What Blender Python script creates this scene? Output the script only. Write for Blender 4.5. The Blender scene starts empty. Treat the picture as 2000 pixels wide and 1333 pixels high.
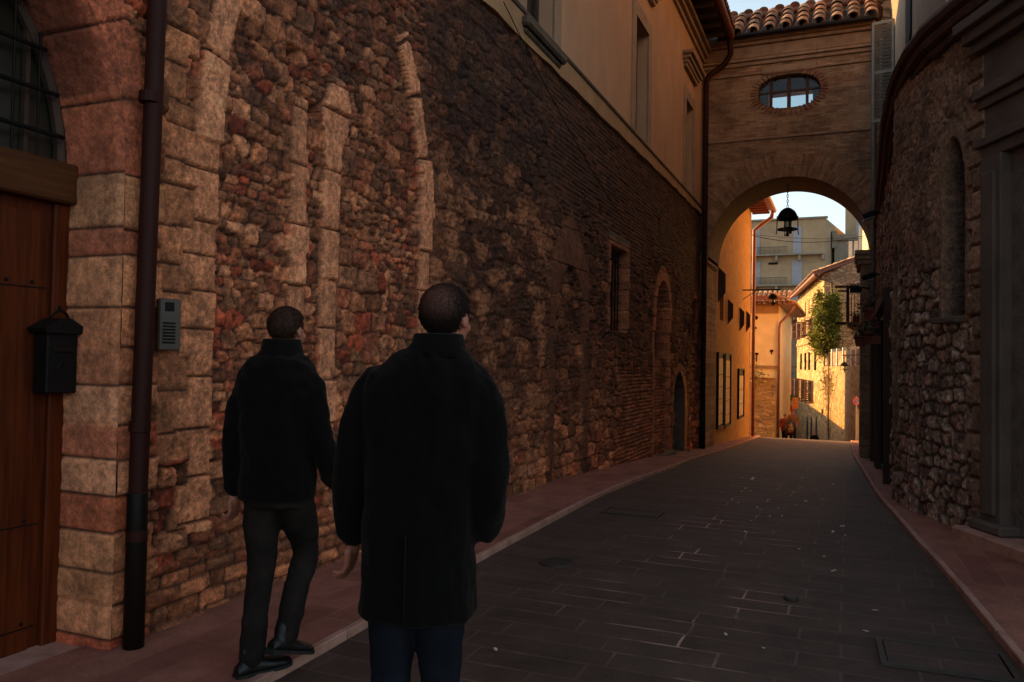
import bpy, bmesh, math, random
import numpy as np
from mathutils import Vector, Matrix, noise as mnoise
random.seed(7)
R_ = math.radians
scene = bpy.context.scene
# ------------------------------------------------------------------ camera
F_PX = 1555.0; YAW = R_(22.84); PITCH = R_(1.5); ROLL = R_(1.0); EYE = Vector((0, 0, 1.6))
_r0 = Vector((math.cos(YAW), math.sin(YAW), 0)); _h = Vector((-math.sin(YAW), math.cos(YAW), 0))
FWD = _h*math.cos(PITCH) + Vector((0, 0, math.sin(PITCH))); _u0 = _r0.cross(FWD)
RGT = _r0*math.cos(ROLL) + _u0*math.sin(ROLL); UPV = _u0*math.cos(ROLL) - _r0*math.sin(ROLL)
cam = bpy.data.cameras.new('camera'); camo = bpy.data.objects.new('camera', cam)
scene.collection.objects.link(camo); scene.camera = camo
cam.sensor_width = 36; cam.lens = F_PX/2000*36; cam.clip_end = 3000; cam.clip_start = .05
camo.matrix_world = Matrix.Translation(EYE) @ Matrix((RGT, UPV, -FWD)).transposed().to_4x4()
# ------------------------------------------------------------------ light
SUN_EL = R_(18); SUN_AZ = math.atan2(-.97, .24)       # azimuth measured from +Y towards +X
SKY_K = .11
w = bpy.data.worlds.new('World'); scene.world = w; w.use_nodes = True
nt = w.node_tree; nt.nodes.clear()
sky = nt.nodes.new('ShaderNodeTexSky'); sky.sky_type = 'NISHITA'; sky.sun_disc = False
sky.sun_elevation = SUN_EL; sky.sun_rotation = SUN_AZ; sky.air_density = 1.0; sky.dust_density = 2.5; sky.ozone_density = 1.0; sky.altitude = 400
hs = nt.nodes.new('ShaderNodeHueSaturation'); hs.inputs['Saturation'].default_value = .62
bg = nt.nodes.new('ShaderNodeBackground'); bg.inputs[1].default_value = SKY_K
wo = nt.nodes.new('ShaderNodeOutputWorld')
tint = nt.nodes.new('ShaderNodeMix'); tint.data_type = 'RGBA'; tint.blend_type = 'MULTIPLY'; tint.inputs[0].default_value = 1; tint.inputs[7].default_value = (.91, .965, .91, 1)
nt.links.new(sky.outputs[0], hs.inputs['Color']); nt.links.new(hs.outputs[0], tint.inputs[6]); nt.links.new(tint.outputs[2], bg.inputs[0]); nt.links.new(bg.outputs[0], wo.inputs[0])
sl = bpy.data.lights.new('sun', 'SUN'); sl.energy = 4.3; sl.angle = R_(.5); sl.color = (1, .56, .17)
so = bpy.data.objects.new('sun', sl); scene.collection.objects.link(so)
sd = Vector((math.sin(SUN_AZ)*math.cos(SUN_EL), math.cos(SUN_AZ)*math.cos(SUN_EL), math.sin(SUN_EL)))
so.rotation_euler = sd.to_track_quat('Z', 'Y').to_euler()
scene.view_settings.view_transform = 'Standard'; scene.view_settings.look = 'None'
scene.view_settings.exposure = 1.6; scene.view_settings.gamma = 1.0
scene.cycles.max_bounces = 8; scene.cycles.diffuse_bounces = 6; scene.cycles.use_denoising = True
scene.cycles.sample_clamp_indirect = 4

# ------------------------------------------------------------------ helpers
C = scene.collection
def at(px, py, X=None, Y=None, Z=None):
    """point on a world plane seen at a given place (used to take measurements)"""
    d = FWD + RGT*((px-1000)/F_PX) - UPV*((py-666.5)/F_PX)
    t = (X-EYE.x)/d.x if X is not None else (Y-EYE.y)/d.y if Y is not None else (Z-EYE.z)/d.z
    return EYE + d*t
GP = [(-60, .6), (-10, .1), (0, 0), (9.5, 0), (12, -.10), (16, -.30), (20, -.56), (24, -.78), (28, -.98), (32, -1.19), (35, -1.37), (38, -1.68), (42, -2.15), (50, -3.3), (60, -4.9), (80, -7.3), (120, -9), (400, -20)]
def gz(y):
    return float(np.interp(y, [a for a, b in GP], [b for a, b in GP]))
def atg(px, py, dz=0.0):
    z = 0
    for _ in range(40):
        p = at(px, py, Z=z); z = .5*z + .5*(gz(min(max(p.y, 0), 60))+dz)
    return p
def setp(o, label=None, cat=None, group=None, kind=None):
    if label: o['label'] = label
    if cat: o['category'] = cat
    if group: o['group'] = group
    if kind: o['kind'] = kind
    return o
def thing(name, label, cat, loc=(0, 0, 0), rz=0, group=None):
    o = bpy.data.objects.new(name, None); C.objects.link(o); o.empty_display_size = .2
    o.location = loc; o.rotation_euler = (0, 0, rz)
    return setp(o, label, cat, group)
def bmobj(name, bm, mat, parent=None, smooth=False):
    me = bpy.data.meshes.new(name); bm.normal_update(); bm.to_mesh(me); bm.free()
    o = bpy.data.objects.new(name, me); C.objects.link(o)
    if mat: me.materials.append(mat)
    if smooth: me.shade_smooth()
    if parent: o.parent = parent
    return o
def box(bm, x0, x1, y0, y1, z0, z1, rot=None, bev=0):
    ret = bmesh.ops.create_cube(bm, size=1)
    vs = ret['verts']
    sx, sy, sz = abs(x1-x0), abs(y1-y0), abs(z1-z0)
    for v in vs: v.co = Vector((v.co.x*sx, v.co.y*sy, v.co.z*sz))
    if bev:
        es = {e for v in vs for e in v.link_edges}
        r = bmesh.ops.bevel(bm, geom=list(es), offset=bev, segments=1, affect='EDGES')
        vs = list({v for f in r['faces'] for v in f.verts} | {v for v in vs if v.is_valid})
    c = Vector(((x0+x1)/2, (y0+y1)/2, (z0+z1)/2))
    for v in vs:
        co = v.co
        if rot is not None: co = rot @ co
        v.co = co + c
    return vs
def tube(bm, pts, r, n=10, cap=True):
    pts = [Vector(p) for p in pts]; rs = r if isinstance(r, (list, tuple)) else [r]*len(pts)
    rings = []; prev = None
    for i, p in enumerate(pts):
        d = (pts[min(i+1, len(pts)-1)] - pts[max(i-1, 0)]).normalized()
        a = prev if prev is not None else (Vector((0, 0, 1)) if abs(d.z) < .9 else Vector((1, 0, 0)))
        s = (a - d*a.dot(d)).normalized(); prev = s; t = d.cross(s)
        rings.append([bm.verts.new(p + s*math.cos(2*math.pi*k/n)*rs[i] + t*math.sin(2*math.pi*k/n)*rs[i]) for k in range(n)])
    for a, b in zip(rings, rings[1:]):
        for k in range(n): bm.faces.new((a[k], a[(k+1) % n], b[(k+1) % n], b[k]))
    if cap:
        bm.faces.new(rings[0][::-1]); bm.faces.new(rings[-1])
def lathe(bm, prof, n=16, c=(0, 0, 0)):
    c = Vector(c); rings = []
    for r, z in prof:
        rings.append([bm.verts.new(c+Vector((r*math.cos(2*math.pi*k/n), r*math.sin(2*math.pi*k/n), z))) for k in range(n)])
    for a, b in zip(rings, rings[1:]):
        for k in range(n): bm.faces.new((a[k], a[(k+1) % n], b[(k+1) % n], b[k]))
    bm.faces.new(rings[0][::-1]); bm.faces.new(rings[-1])
def ellip(bm, c, r, rot=None, u=16, v=12):
    ret = bmesh.ops.create_uvsphere(bm, u_segments=u, v_segments=v, radius=1)
    for q in ret['verts']:
        co = Vector((q.co.x*r[0], q.co.y*r[1], q.co.z*r[2]))
        if rot is not None: co = rot @ co
        q.co = co + Vector(c)
    return ret['verts']
def prism(bm, poly, axis, a0, a1):
    """poly: list of 2D points; axis 'x','y','z' = extrusion axis"""
    def mk(p, a):
        return {'x': (a, p[0], p[1]), 'y': (p[0], a, p[1]), 'z': (p[0], p[1], a)}[axis]
    A = [bm.verts.new(mk(p, a0)) for p in poly]; B = [bm.verts.new(mk(p, a1)) for p in poly]
    n = len(poly)
    for k in range(n): bm.faces.new((A[k], A[(k+1) % n], B[(k+1) % n], B[k]))
    bm.faces.new(A[::-1]); bm.faces.new(B)
    bmesh.ops.recalc_face_normals(bm, faces=bm.faces)
def boolean(o, cutters):
    for c in cutters:
        m = o.modifiers.new('cut', 'BOOLEAN'); m.object = c; m.operation = 'DIFFERENCE'; m.solver = 'EXACT'
    dg = bpy.context.evaluated_depsgraph_get(); dg.update()
    me = bpy.data.meshes.new_from_object(o.evaluated_get(dg)); old = o.data
    o.modifiers.clear(); o.data = me
    for c in cutters:
        m = c.data; bpy.data.objects.remove(c); bpy.data.meshes.remove(m)
    bpy.data.meshes.remove(old)
def grid_mesh(name, P, col=None, mask=None, mat=None, parent=None, smooth=True):
    """P: (nu,nv,3) array -> one mesh; faces wound so that du x dv is the outside"""
    nu, nv = P.shape[:2]
    me = bpy.data.meshes.new(name)
    me.vertices.add(nu*nv); me.vertices.foreach_set('co', np.ascontiguousarray(P, dtype=np.float32).ravel())
    idx = np.arange(nu*nv).reshape(nu, nv)
    q = np.stack([idx[:-1, :-1], idx[1:, :-1], idx[1:, 1:], idx[:-1, 1:]], -1).reshape(-1, 4)
    if mask is not None: q = q[mask.reshape(-1)]
    nf = len(q)
    me.loops.add(nf*4); me.polygons.add(nf)
    me.loops.foreach_set('vertex_index', q.astype(np.int32).ravel())
    me.polygons.foreach_set('loop_start', np.arange(0, nf*4, 4, dtype=np.int32))
    me.polygons.foreach_set('loop_total', np.full(nf, 4, dtype=np.int32))
    if col is not None:
        ca = me.color_attributes.new('Col', 'FLOAT_COLOR', 'POINT')
        c4 = np.ones((nu*nv, 4), dtype=np.float32); c4[:, :3] = col.reshape(-1, 3)
        ca.data.foreach_set('color', c4.ravel())
    me.update(calc_edges=True); me.validate()
    if smooth: me.shade_smooth()
    o = bpy.data.objects.new(name, me); C.objects.link(o)
    if mat: me.materials.append(mat)
    if parent: o.parent = parent
    return o
# numpy noise
def _hash(a, b, s):
    h = (a.astype(np.int64)*374761393 + b.astype(np.int64)*668265263 + s*1274126177) & 0xffffffff
    h = ((h ^ (h >> 13))*1274126177) & 0xffffffff
    return ((h ^ (h >> 16)) & 0xffff)/65535.0
def vn(x, y, s=0):
    xi = np.floor(x); yi = np.floor(y); fx = x-xi; fy = y-yi
    fx = fx*fx*(3-2*fx); fy = fy*fy*(3-2*fy)
    a = _hash(xi, yi, s); b = _hash(xi+1, yi, s); c = _hash(xi, yi+1, s); d = _hash(xi+1, yi+1, s)
    return (a+(b-a)*fx)*(1-fy)+(c+(d-c)*fx)*fy
def fbm(x, y, s=0, o=4):
    t = 0; a = .5; n = 0
    for i in range(o): t = t+a*vn(x*2**i, y*2**i, s+i*17); n += a; a *= .5
    return t/n-.5
def ss(a, b, x):
    t = np.clip((x-a)/(b-a), 0, 1); return t*t*(3-2*t)
def courses(x, z, seed, rh, rv, ln, lv, warp=.03, wz=None, irregular=.5):
    """irregular coursed masonry: returns (distance to stone edge, id a, id b)"""
    rng = np.random.RandomState(seed)
    xw = x+warp*2*fbm(x/.35, z/.35, seed+3, 3); zw = z+(wz if wz is not None else warp)*2*fbm(x/.5, z/.3, seed+9, 3)
    rows = [-3.0]
    while rows[-1] < 13: rows.append(rows[-1]+rh*(1+rv*(rng.rand()*2-1)))
    rows = np.array(rows); ri = np.clip(np.searchsorted(rows, zw)-1, 0, len(rows)-2)
    dz = np.minimum(zw-rows[ri], rows[ri+1]-zw)
    dx = np.zeros_like(x); ci = np.zeros_like(ri); hh = rows[ri+1]-rows[ri]
    xmn, xmx = x.min()-1, x.max()+1
    spl = np.zeros_like(x)
    for r in np.unique(ri):
        m = ri == r; h = rows[r+1]-rows[r]
        b = [xmn-rng.rand()*ln]
        while b[-1] < xmx: b.append(b[-1]+ln*(1+lv*(rng.rand()*2-1)))
        b = np.array(b); k = np.clip(np.searchsorted(b, xw[m])-1, 0, len(b)-2)
        dx[m] = np.minimum(xw[m]-b[k], b[k+1]-xw[m]); ci[m] = k
    # some stones are split in two flat ones
    sp = _hash(ri, ci, seed+5) < irregular*.35
    mid = rows[ri]+hh*(.35+.3*_hash(ri, ci, seed+6))
    dz = np.where(sp, np.minimum(dz, np.abs(zw-mid)), dz)
    sub = np.where(sp & (zw > mid), 1, 0)
    k = 18*1.0
    d = np.minimum(dx, dz); r_ = .03                      # rounded corners
    cr = r_-np.sqrt(np.maximum(r_-dx, 0)**2+np.maximum(r_-dz, 0)**2)
    d = np.where((dx < r_) & (dz < r_), np.minimum(d, cr), d)
    return d, ri*2+sub, ci
def vor(x, z, seed, cx, cz, jit=.6, pw=5.0, warp=.014):
    """squarish rubble: distance to the joint and two ids"""
    xw = (x+warp*2*fbm(x/.12, z/.12, seed+1, 2))/cx; zw = (z+warp*2*fbm(x/.5, z/.2, seed+2, 3))/cz
    zi = np.floor(zw); f1 = np.full(x.shape, 9.); f2 = np.full(x.shape, 9.); ia = np.zeros(x.shape, np.int64); ib = ia.copy()
    for dj in (-1, 0, 1):
        r = zi+dj; xo = xw+.5*(r % 2); xi = np.floor(xo)
        for di in (-1, 0, 1):
            c = xi+di; px_ = c+.5+jit*(_hash(c, r, seed)-.5); pz_ = r+.5+jit*.75*(_hash(c, r, seed+8)-.5)
            wx = .75+.5*_hash(c, r, seed+4)
            d = ((np.abs(xo-px_)/wx)**pw+(np.abs(zw-pz_)*(1.5-.5*wx))**pw)**(1/pw)
            m = d < f1; f2 = np.where(m, f1, np.minimum(f2, d)); ia = np.where(m, c, ia).astype(np.int64); ib = np.where(m, r, ib).astype(np.int64); f1 = np.where(m, d, f1)
    return (f2-f1)*.5*min(cx, cz), ia, ib
def pick(ida, idb, seed, pal, wts):
    h = _hash(ida, idb, seed); cw = np.cumsum(wts)/sum(wts)
    k = np.clip(np.searchsorted(cw, h.ravel()), 0, len(pal)-1)
    return np.array(pal)[k].reshape(h.shape+(3,))

# ------------------------------------------------------------------ materials
def newmat(name):
    m = bpy.data.materials.new(name); m.use_nodes = True; nt = m.node_tree
    b = nt.nodes['Principled BSDF']; return m, nt, b
def N(nt, t, **k):
    n = nt.nodes.new(t)
    for a, v in k.items():
        if a in n.inputs: n.inputs[a].default_value = v
        else: setattr(n, a, v)
    return n
def ramp(nt, fac, cols, pos=None):
    r = nt.nodes.new('ShaderNodeValToRGB'); e = r.color_ramp.elements
    pos = pos or [i/(len(cols)-1) for i in range(len(cols))]
    while len(e) < len(cols): e.new(.5)
    for k, (p, c) in enumerate(zip(pos, cols)): e[k].position = p; e[k].color = (*c, 1)
    nt.links.new(fac, r.inputs[0]); return r.outputs[0]
def bump(nt, b, h, strength, dist=.01, prev=None):
    n = N(nt, 'ShaderNodeBump'); n.inputs['Strength'].default_value = strength; n.inputs['Distance'].default_value = dist
    nt.links.new(h, n.inputs['Height'])
    if prev: nt.links.new(prev, n.inputs['Normal'])
    nt.links.new(n.outputs[0], b.inputs['Normal']); return n.outputs[0]
def coords(nt, kind='Object', scale=(1, 1, 1), rot=(0, 0, 0)):
    t = N(nt, 'ShaderNodeTexCoord'); mp = N(nt, 'ShaderNodeMapping'); mp.inputs['Scale'].default_value = scale; mp.inputs['Rotation'].default_value = rot
    nt.links.new(t.outputs[kind], mp.inputs['Vector']); return mp.outputs[0]
def noise(nt, vec, scale, detail=6, rough=.6):
    n = N(nt, 'ShaderNodeTexNoise'); n.inputs['Scale'].default_value = scale; n.inputs['Detail'].default_value = detail; n.inputs['Roughness'].default_value = rough
    nt.links.new(vec, n.inputs['Vector']); return n.outputs['Fac']
def mix(nt, a, b, f, mode='MIX'):
    m = nt.nodes.new('ShaderNodeMix'); m.data_type = 'RGBA'; m.blend_type = mode
    for s, v in ((6, a), (7, b), (0, f)):
        if hasattr(v, 'is_linked'): nt.links.new(v, m.inputs[s])
        elif s == 0: m.inputs[0].default_value = v
        else: m.inputs[s].default_value = (*v, 1)
    return m.outputs[2]
def simple(name, c1, c2=None, scale=4, rough=.85, bs=.3, bscale=40, stretch=(1, 1, 1), metal=0, bdist=.006):
    m, nt, b = newmat(name); c2 = c2 or tuple(x*.6 for x in c1)
    v = coords(nt, scale=stretch); f = noise(nt, v, scale)
    nt.links.new(ramp(nt, f, [c2, c1], [.3, .68]), b.inputs['Base Color'])
    b.inputs['Roughness'].default_value = rough; b.inputs['Metallic'].default_value = metal
    if bs: bump(nt, b, noise(nt, v, bscale), bs, bdist)
    return m
def colmat(name, amt=.5, bs=.5, tint=(1, 1, 1), speck=.6):
    """stone: colour from the mesh, grain from noise"""
    m, nt, b = newmat(name)
    a = N(nt, 'ShaderNodeVertexColor'); a.layer_name = 'Col'
    v = coords(nt); g = ramp(nt, noise(nt, v, 28, 8, .7), [(1-amt,)*3, (1+amt*.45,)*3], [.3, .7])
    c = mix(nt, a.outputs['Color'], g, 1.0, 'MULTIPLY')
    p = ramp(nt, noise(nt, v, 70, 3, .6), [(.25,)*3, (1,)*3], [.38, .46])
    c = mix(nt, c, p, speck, 'MULTIPLY'); q = ramp(nt, noise(nt, v, 7, 9, .75), [(.5,)*3, (1.35,)*3], [.32, .62]); c = mix(nt, c, q, .75, 'MULTIPLY'); c = mix(nt, c, tint, 1.0, 'MULTIPLY')
    nt.links.new(c, b.inputs['Base Color']); b.inputs['Roughness'].default_value = .92
    n1 = bump(nt, b, noise(nt, v, 45, 8, .7), bs, .012)
    bump(nt, b, noise(nt, v, 160, 4, .6), bs*.6, .004, n1)
    return m
def brickmat(name, cols, mortar, bw=.26, rh=.062, ms=.007, plane='xz', dark=.4, bs=.5, stain=.5):
    m, nt, b = newmat(name)
    t = N(nt, 'ShaderNodeTexCoord'); s = N(nt, 'ShaderNodeSeparateXYZ'); cm = N(nt, 'ShaderNodeCombineXYZ')
    nt.links.new(t.outputs['Object'], s.inputs[0])
    nt.links.new(s.outputs['XYZ'.index(plane[0].upper())], cm.inputs[0]); nt.links.new(s.outputs['XYZ'.index(plane[1].upper())], cm.inputs[1])
    dn = N(nt, 'ShaderNodeTexNoise'); dn.inputs['Scale'].default_value = 3; nt.links.new(cm.outputs[0], dn.inputs['Vector'])
    dv = N(nt, 'ShaderNodeVectorMath', operation='MULTIPLY_ADD'); dv.inputs[1].default_value = (.03, .03, 0)
    nt.links.new(dn.outputs['Color'], dv.inputs[0]); nt.links.new(cm.outputs[0], dv.inputs[2])
    br = N(nt, 'ShaderNodeTexBrick'); nt.links.new(dv.outputs[0], br.inputs['Vector'])
    br.inputs['Scale'].default_value = 1; br.inputs['Brick Width'].default_value = bw; br.inputs['Row Height'].default_value = rh; br.inputs['Mortar Size'].default_value = ms
    br.inputs['Color1'].default_value = (0, 0, 0, 1); br.inputs['Color2'].default_value = (1, 1, 1, 1); br.inputs['Mortar'].default_value = (.5, .5, .5, 1); br.inputs['Bias'].default_value = 0; br.inputs['Mortar Smooth'].default_value = .3
    c = ramp(nt, br.outputs['Color'], cols)
    c = mix(nt, c, mortar, br.outputs['Fac'])
    st = ramp(nt, noise(nt, t.outputs['Object'], 1.1, 8, .65), [(1-stain,)*3, (1.1,)*3], [.36, .62])
    c = mix(nt, c, st, 1.0, 'MULTIPLY')
    gr = ramp(nt, noise(nt, t.outputs['Object'], 30, 4, .6), [(1-dark,)*3, (1.1,)*3], [.3, .7])
    c = mix(nt, c, gr, 1.0, 'MULTIPLY')
    nt.links.new(c, b.inputs['Base Color']); b.inputs['Roughness'].default_value = .93
    iv = N(nt, 'ShaderNodeMath', operation='SUBTRACT'); iv.inputs[0].default_value = 1; nt.links.new(br.outputs['Fac'], iv.inputs[1])
    n1 = bump(nt, b, iv.outputs[0], bs, .012)
    bump(nt, b, noise(nt, t.outputs['Object'], 50, 5), .35, .008, n1)
    return m
def rubblemat(name, cols, mortar, scale=3.2, stretch=(1, 1, 1.7), bs=.8):
    m, nt, b = newmat(name); v = coords(nt, scale=stretch)
    dn = N(nt, 'ShaderNodeTexNoise'); dn.inputs['Scale'].default_value = 3; nt.links.new(v, dn.inputs['Vector'])
    dv = N(nt, 'ShaderNodeVectorMath', operation='MULTIPLY_ADD'); dv.inputs[1].default_value = (.25, .25, .25)
    nt.links.new(dn.outputs['Color'], dv.inputs[0]); nt.links.new(v, dv.inputs[2])
    vo = N(nt, 'ShaderNodeTexVoronoi'); vo.inputs['Scale'].default_value = scale; nt.links.new(dv.outputs[0], vo.inputs['Vector'])
    ve = N(nt, 'ShaderNodeTexVoronoi', feature='DISTANCE_TO_EDGE'); ve.inputs['Scale'].default_value = scale; nt.links.new(dv.outputs[0], ve.inputs['Vector'])
    sp = N(nt, 'ShaderNodeSeparateColor'); nt.links.new(vo.outputs['Color'], sp.inputs[0])
    c = ramp(nt, sp.outputs[0], cols)
    e = ramp(nt, ve.outputs['Distance'], [(1, 1, 1), (0, 0, 0)], [.02, .09])
    c = mix(nt, c, mortar, e)
    gr = ramp(nt, noise(nt, v, 9, 6, .7), [(.55,)*3, (1.15,)*3], [.3, .7])
    c = mix(nt, c, gr, 1.0, 'MULTIPLY')
    nt.links.new(c, b.inputs['Base Color']); b.inputs['Roughness'].default_value = .93
    iv = ramp(nt, ve.outputs['Distance'], [(0, 0, 0), (1, 1, 1)], [.0, .12])
    n1 = bump(nt, b, iv, bs, .05); bump(nt, b, noise(nt, v, 14, 6, .7), .6, .04, n1)
    return m
def glassmat(name, col, rough=.08):
    m, nt, b = newmat(name); b.inputs['Base Color'].default_value = (*col, 1); b.inputs['Roughness'].default_value = rough
    b.inputs['Specular IOR Level'].default_value = .8; return m
def clear_glass(name, tint):
    m, nt, b = newmat(name); o = nt.nodes['Material Output']
    g = N(nt, 'ShaderNodeBsdfGlossy'); g.inputs['Roughness'].default_value = .05
    t = N(nt, 'ShaderNodeBsdfTransparent'); t.inputs['Color'].default_value = (*tint, 1)
    f = N(nt, 'ShaderNodeFresnel'); f.inputs['IOR'].default_value = 1.5; mx = N(nt, 'ShaderNodeMixShader')
    nt.links.new(f.outputs[0], mx.inputs[0]); nt.links.new(t.outputs[0], mx.inputs[1]); nt.links.new(g.outputs[0], mx.inputs[2]); nt.links.new(mx.outputs[0], o.inputs['Surface'])
    return m
M = {}
M['stone'] = colmat('rubble stone', .55, 1.0, (1.46, .80, .57), .45)
M['dressed'] = colmat('dressed stone', .4, .8, (1.5, .94, .76), .3)
M['stone_right'] = colmat('grey rubble stone', .6, 1.0, (1.08, .90, .81), .45)
M['plaster'] = simple('warm plaster', (.50, .285, .165), (.38, .21, .12), 1.3, .9, .25, 30, (1, 1, .45))
M['plaster_trim'] = simple('grey plaster trim', (.36, .235, .15), (.24, .15, .095), 2.5, .9, .3, 40)
M['band'] = simple('plaster band', (.40, .22, .105), (.27, .15, .075), 2, .9, .3, 40)
M['darkstone'] = simple('dark stone', (.13, .085, .055), (.06, .04, .03), 6, .9, .5, 50)
M['brick'] = brickmat('bridge brick', [(.28, .15, .085), (.40, .235, .135), (.46, .29, .175), (.30, .125, .07)], (.30, .18, .105))
M['vouss'] = colmat('brick on edge', .3, .4)
M['cornice'] = simple('brick cornice', (.34, .21, .13), (.2, .12, .075), 5, .9, .4, 60)
M['tile'] = colmat('terracotta tile', .35, .4)
M['copper'] = simple('painted brown metal', (.045, .011, .007), (.024, .007, .005), 3, .6, .12, 30, (1, 1, .3))
M['copper'].node_tree.nodes['Principled BSDF'].inputs['Specular IOR Level'].default_value = .25
M['blackpipe'] = simple('black iron', (.014, .008, .006), (.008, .005, .004), 5, .5, .2, 30, (1, 1, .4))
M['redpipe'] = simple('terracotta painted metal', (.22, .06, .028), (.13, .035, .018), 4, .5, .1, 30)
M['iron'] = simple('wrought iron', (.009, .006, .005), (.005, .004, .0035), 20, .6, .2, 80)
M['intercom'] = simple('bronze grey metal', (.075, .05, .035), (.05, .034, .024), 8, .5, .1, 60)
M['wood'] = simple('varnished door wood', (.12, .021, .0035), (.045, .007, .0013), 3, .5, .35, 30, (12, 12, .7), bdist=.003)
M['woodd'] = simple('dark wood', (.07, .032, .018), (.035, .016, .01), 4, .75, .4, 30, (8, 8, 1))
M['beam'] = simple('weathered oak beam', (.11, .034, .009), (.05, .015, .005), 3, .65, .4, 30, (10, .8, 10), bdist=.004)
M['fanglass'] = glassmat('old dark glass', (.018, .015, .009), .3)
M['dark'] = simple('dark interior', (.012, .008, .006), (.008, .005, .004), 5, .95, 0)
M['skyglass'] = clear_glass('window glass', (.45, .55, .6))
M['ochre'] = simple('ochre plaster', (.50, .255, .07), (.25, .115, .034), 6.0, .95, .9, 14, (1, 1, .5), bdist=.03)
M['cream'] = simple('cream plaster', (.80, .55, .27), (.64, .42, .19), 1.2, .9, .2, 20)
M['creamtrim'] = simple('brown plaster band', (.36, .18, .08), (.24, .12, .05), 3, .9, .2, 20)
M['greyhouse'] = simple('grey beige plaster', (.33, .24, .165), (.22, .155, .105), 1.2, .9, .3, 12)
M['hotel'] = simple('sand coloured plaster', (.43, .30, .18), (.32, .215, .125), .6, .9, .3, 6)
M['rough'] = rubblemat('brown stone', [(.22, .13, .07), (.33, .2, .11), (.27, .16, .09)], (.2, .12, .07), 2.4)
M['hoteltrim'] = simple('concrete trim', (.3, .25, .19), (.2, .17, .13), 1, .9, .2, 6)
M['blueshut'] = simple('pale blue grey shutter', (.33, .33, .37), (.27, .27, .31), 2, .7, .1, 20)
M['greyshut'] = simple('grey shutter paint', (.26, .245, .215), (.18, .165, .145), 5, .6, .2, 40)
M['brownshut'] = simple('brown shutter paint', (.17, .055, .025), (.10, .032, .016), 5, .6, .2, 40)
M['golden'] = rubblemat('golden limestone', [(.26, .13, .04), (.56, .34, .12), (.42, .22, .07), (.72, .48, .20)], (.22, .12, .045), 1.7)
M['gwall'] = rubblemat('garden wall stone', [(.20, .10, .035), (.48, .28, .09), (.34, .18, .055), (.60, .38, .15)], (.36, .24, .12), 3.0)
M['pinkstone'] = rubblemat('pink brown stone', [(.22, .12, .07), (.40, .24, .14), (.28, .14, .08), (.50, .33, .21)], (.16, .10, .06), 2.4)
M['whitepost'] = simple('pale painted post', (.66, .54, .40), (.5, .4, .28), 5, .8, .1, 20)
M['green'] = None
M['hair'] = simple('short dark hair', (.075, .034, .021), (.022, .011, .007), 60, .7, .8, 260, bdist=.003)
M['coat'] = simple('black wool', (.0035, .0025, .0022), (.0018, .0013, .0012), 30, 1.0, .6, 220, bdist=.002)
M['jacket'] = simple('black cotton', (.0045, .003, .0024), (.002, .0014, .0012), 18, .95, .5, 150, bdist=.002)
M['jeans'] = simple('grey jeans', (.024, .017, .014), (.009, .0065, .0055), 7, .95, .5, 200, bdist=.002)
M['bluejeans'] = simple('navy jeans', (.011, .012, .019), (.005, .0055, .009), 7, .95, .5, 200, bdist=.002)
M['leather'] = simple('black leather', (.005, .0035, .003), (.003, .002, .002), 10, .5, .2, 60)
M['sole'] = simple('rubber sole', (.012, .008, .007), None, 10, .8, .1, 60)
for k in ('coat', 'jacket'):
    q_ = M[k].node_tree.nodes['Principled BSDF']; q_.inputs['Sheen Weight'].default_value = .06; q_.inputs['Sheen Roughness'].default_value = .5; q_.inputs['Sheen Tint'].default_value = (.8, .6, .5, 1)
for k in ('coat', 'jacket', 'hair', 'jeans', 'bluejeans', 'iron', 'wood', 'beam', 'copper', 'blackpipe'):
    M[k].node_tree.nodes['Principled BSDF'].inputs['Specular IOR Level'].default_value = .14
def skinmat():
    m, nt, b = newmat('skin'); v = coords(nt)
    nt.links.new(ramp(nt, noise(nt, v, 18), [(.36, .11, .07), (.48, .19, .12)]), b.inputs['Base Color'])
    b.inputs['Roughness'].default_value = .55; b.inputs['Subsurface Weight'].default_value = .1; b.inputs['Subsurface Radius'].default_value = (.02, .008, .004)
    bump(nt, b, noise(nt, v, 120), .15, .002); return m
M['skin'] = skinmat()
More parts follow.
